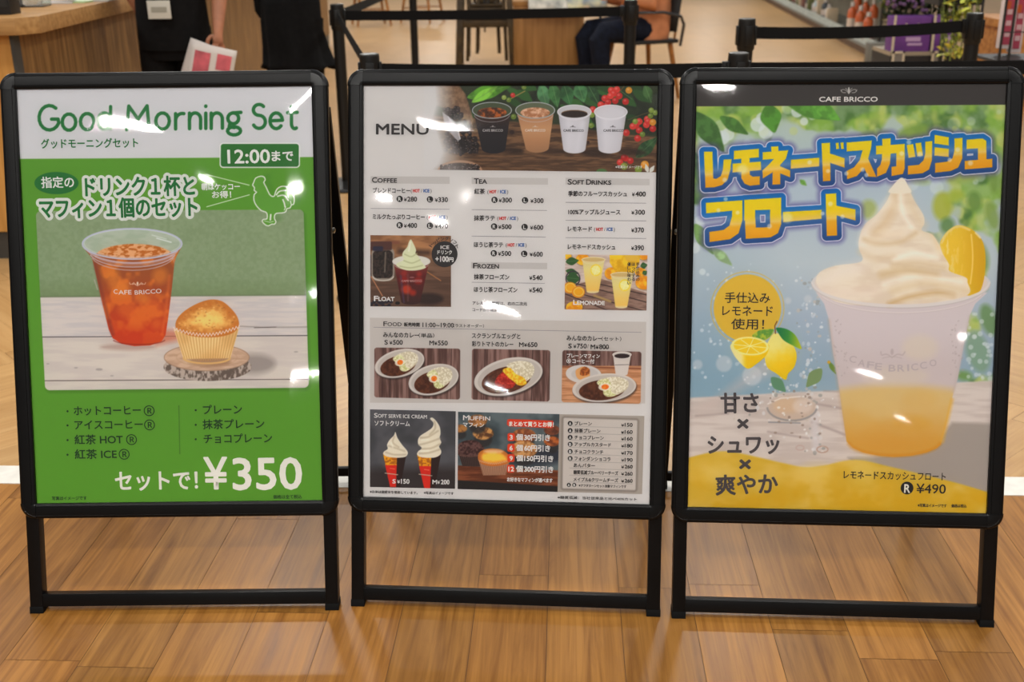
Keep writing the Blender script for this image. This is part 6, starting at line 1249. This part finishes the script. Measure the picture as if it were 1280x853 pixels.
MB().box(bx-.035, bx+.035, -.1715, -.170, bz-.012, bz+.012).build('badge_print', mat('badge_print', (150, 146, 132), .5), b)
MB().tube([(bx-.02, -.168, bz+.04), (bx-.06, -.15, 1.2), (-.07, -.08, 1.40), (-.05, .05, 1.42), (.05, .05, 1.42), (.07, -.08, 1.40), (bx+.06, -.15, 1.2), (bx+.02, -.168, bz+.04)], .004, 6).build('lanyard', cloth_black, t)
# papers in the hand
rp = mat('paper_red', (186, 84, 92), .6, vary=.15, scale=14); wp = mat('paper_white', (206, 196, 188), .6)
hp = Vector((xc+hx-.015, yp-.165, hz-.09))
for n, (rz, ry, dx, lab) in enumerate(((.0, .24, 0, 'pink printed paper in the hand of the person in black, front sheet'), (.0, .36, -.02, 'white paper held behind the pink sheet by the person in black'))):
    s = thing('paper_sheet', lab, 'paper', hp + Vector((dx, .03*n, -.0)), 0, 'papers held by the person in black'); s.rotation_euler = (-.12, ry, rz); vs, fs = [], []
    for j in range(9):
        for i in range(9): u, v = i/8-.5, j/8; vs.append((u*.21, -.03*math.cos(u*2.6) + .015*v*v, .05 - v*.30))
    for j in range(8):
        for i in range(8): q = j*9+i; fs.append((q, q+1, q+10, q+9))
    o = MB().add(vs, fs, True).build('sheet', wp, s); o.modifiers.new('thickness', 'SOLIDIFY').thickness = .0012
    if n == 0:
        for (u0, u1, v0, v1) in ((-.38, -.02, .12, .5), (.12, .42, .10, .34), (-.3, .4, .56, .66), (-.36, .1, .74, .9)):
            vs = [(u*.21, -.0315*math.cos(u*2.6) + .015*v*v - .001, .05 - v*.30) for v in (v0, (v0+v1)/2, v1) for u in (u0, (2*u0+u1)/3, (u0+2*u1)/3, u1)]
            MB().add(vs, [(r*4+i, r*4+i+1, r*4+i+5, r*4+i+4) for r in range(2) for i in range(3)], True).build('printed_block', rp, s)
# visitor in a long black coat
yq = 6.1; xq = spot(366, 40, y=yq).x
t = thing('person', 'person in a long flared black coat with a black bag at the side', 'person', (xq, yq, 0), math.pi)
J, k = standing(t, 1.60, ((.20, .0, 1.07), (.06, -.20, 1.12), (-1, -.2, .1), (0, -.2, 1), .5), ((-.20, .0, 1.07), (-.06, -.22, 1.06), (1, -.2, .1), (0, -.2, 1), .6))
head_parts(t, Vector((0, -.008, 1.545))*k, (0, -1, 0), hair_m)
clothes('coat_top', cloth_black, t, [((0, 0, z*k), rx, ry) for z, rx, ry in ((.98, .15, .115), (1.05, .145, .112), (1.14, .155, .12), (1.26, .178, .125), (1.33, .16, .10), (1.375, .08, .068))],
        [([(s*.12, 0, 1.31*k), (s*.18, 0, 1.30*k), J[n+'elbow'][0], J[n+'wrist'][0] + Vector((0, 0, .02))], [.066, .068, .058, .048]) for s, n in ((1, 'l'), (-1, 'r'))], .02)
zh = spot(400, 85, y=yq).z; vs, fs = [], []; N = 72; prof = [(1.02, .145, .11), (.92, .155, .125), (.80, .158, .14), (.70, .17, .15), (.62, .185, .16), (zh, .20, .17)]
for z, rx, ry in prof:
    for j in range(N):
        a = 2*math.pi*j/N; fold = 1 + .07*math.sin(a*9)*max(0, (1.0-z))/.45; sk = -.14*max(0, .80-z)
        vs.append((rx*fold*math.cos(a) + sk, ry*fold*math.sin(a), z + (.02*math.sin(a*3) if z == zh else 0)))
for r in range(len(prof)-1):
    for j in range(N): fs.append((r*N+j, r*N+(j+1) % N, (r+1)*N+(j+1) % N, (r+1)*N+j))
o = MB().add(vs, fs, True).build('coat_skirt', cloth_black, t); o.modifiers.new('thickness', 'SOLIDIFY').thickness = .006
for s in (-1, 1): MB().lathe([(0, 0), (.042, 0), (.05, .02), (.042, .055), (.03, .07), (0, .075)], n=16, M=Matrix.Translation((s*.10, -.07, 0)) @ Matrix.Diagonal((1, 2.4, 1, 1))).build('shoe', shoe_m, t)
clothes('leggings', cloth_black, t, [((0, 0, .86), .12, .1), ((0, 0, .8), .12, .1)], [([(s*.08, 0, .84), (s*.085, -.01, .46), (s*.09, .01, .06)], [.085, .062, .042]) for s in (-1, 1)], 0)
b_ = thing('shoulder_bag', 'soft black bag hanging beside the person in the long black coat', 'bag', (spot(332, 10, y=yq).x, yq+.02, spot(330, 24, y=yq).z))
MB().lathe([(0, 0), (.04, .004), (.062, .04), (.066, .12), (.056, .2), (.03, .23), (0, .235)], n=20, M=Matrix.Diagonal((1, .7, 1, 1))).build('pouch', cloth_black, b_)
for s in (-1, 1): MB().tube([(s*.05, 0, .2), (s*.045+.03, 0, .5), (.08, s*.05, .68)], .008, 8).build('strap', seat_black, b_)
# seated person in peach
cx, cy = sp.x, 9.0
t = thing('person', 'seated person in a peach jacket and navy trousers, seen past the barrier post', 'person', (cx, cy, 0), .4); J = {}; B = []
for n, p, r in (('pelvis', (.03, 0, .53), (.12, .15)), ('waist', (.06, 0, .68), (.10, .14)), ('chest', (.04, 0, .90), (.11, .155)), ('neckb', (0, 0, 1.03), (.055, .06)), ('neck', (-.02, 0, 1.08), .047), ('jaw', (-.05, 0, 1.13), (.06, .06)), ('head', (-.04, 0, 1.20), (.085, .078)), ('crown', (-.02, 0, 1.26), (.055, .05)), ('nose', (-.135, 0, 1.165), .011)): J[n] = (Vector(p), r)
B += [('pelvis', 'waist'), ('waist', 'chest'), ('chest', 'neckb'), ('neckb', 'neck'), ('neck', 'jaw'), ('jaw', 'head'), ('head', 'crown'), ('jaw', 'nose')]
for s, n in ((-1, 'l'), (1, 'r')):
    for q, p, r in (('hip', (-.04, s*.09, .52), .085), ('knee', (-.40, s*.12, .51), .06), ('calf', (-.41, s*.12, .36), .052), ('ankle', (-.40, s*.12, .09), .037), ('toe', (-.53, s*.13, .04), (.03, .038)), ('shoulder', (.02, s*.18, .97), .055), ('elbow', (-.06, s*.24, .72), .042), ('wrist', (-.30, s*.17, .77), .027)): J[n+q] = (Vector(p), r)
    B += [('pelvis', n+'hip'), (n+'hip', n+'knee'), (n+'knee', n+'calf'), (n+'calf', n+'ankle'), (n+'ankle', n+'toe'), ('chest', n+'shoulder'), (n+'shoulder', n+'elbow'), (n+'elbow', n+'wrist')]
    hand(J, B, n, J[n+'wrist'][0], (-1, 0, .05), (0, -s, .3), 1.0, .3)
skin_mesh('body', J, B, skin, t); head_parts(t, (-.04, 0, 1.205), (-1, 0, 0), mat('grey_hair', (70, 66, 62), .6))
clothes('jacket', peach, t, [((x, 0, z), rx, ry) for x, z, rx, ry in ((.04, .44, .165, .205), (.05, .52, .175, .21), (.06, .62, .16, .20), (.06, .76, .15, .19), (.045, .90, .145, .205), (.02, .985, .12, .18), (0, 1.035, .07, .08))],
        [([(.02, s*.13, .97), (.02, s*.19, .95), J[n+'elbow'][0], J[n+'wrist'][0] + Vector((.03, 0, 0))], [.075, .08, .066, .052]) for s, n in ((-1, 'l'), (1, 'r'))], .05)
clothes('trousers', navy, t, [((.03, 0, .43), .12, .17), ((.0, 0, .52), .14, .18), ((.03, 0, .6), .12, .16)],
        [([(.02, s*.09, .52), (-.2, s*.105, .52), (-.39, s*.12, .515), (-.425, s*.12, .46), (-.41, s*.12, .3), (-.40, s*.12, .08)], [.1, .095, .08, .082, .07, .062]) for s in (-1, 1)], .01)
for s in (-1, 1): MB().lathe([(0, 0), (.042, 0), (.05, .02), (.042, .055), (.03, .07), (0, .075)], n=16, M=Matrix.Translation((-.46, s*.125, 0)) @ Matrix.Diagonal((2.4, 1, 1, 1))).build('shoe', shoe_m, t)
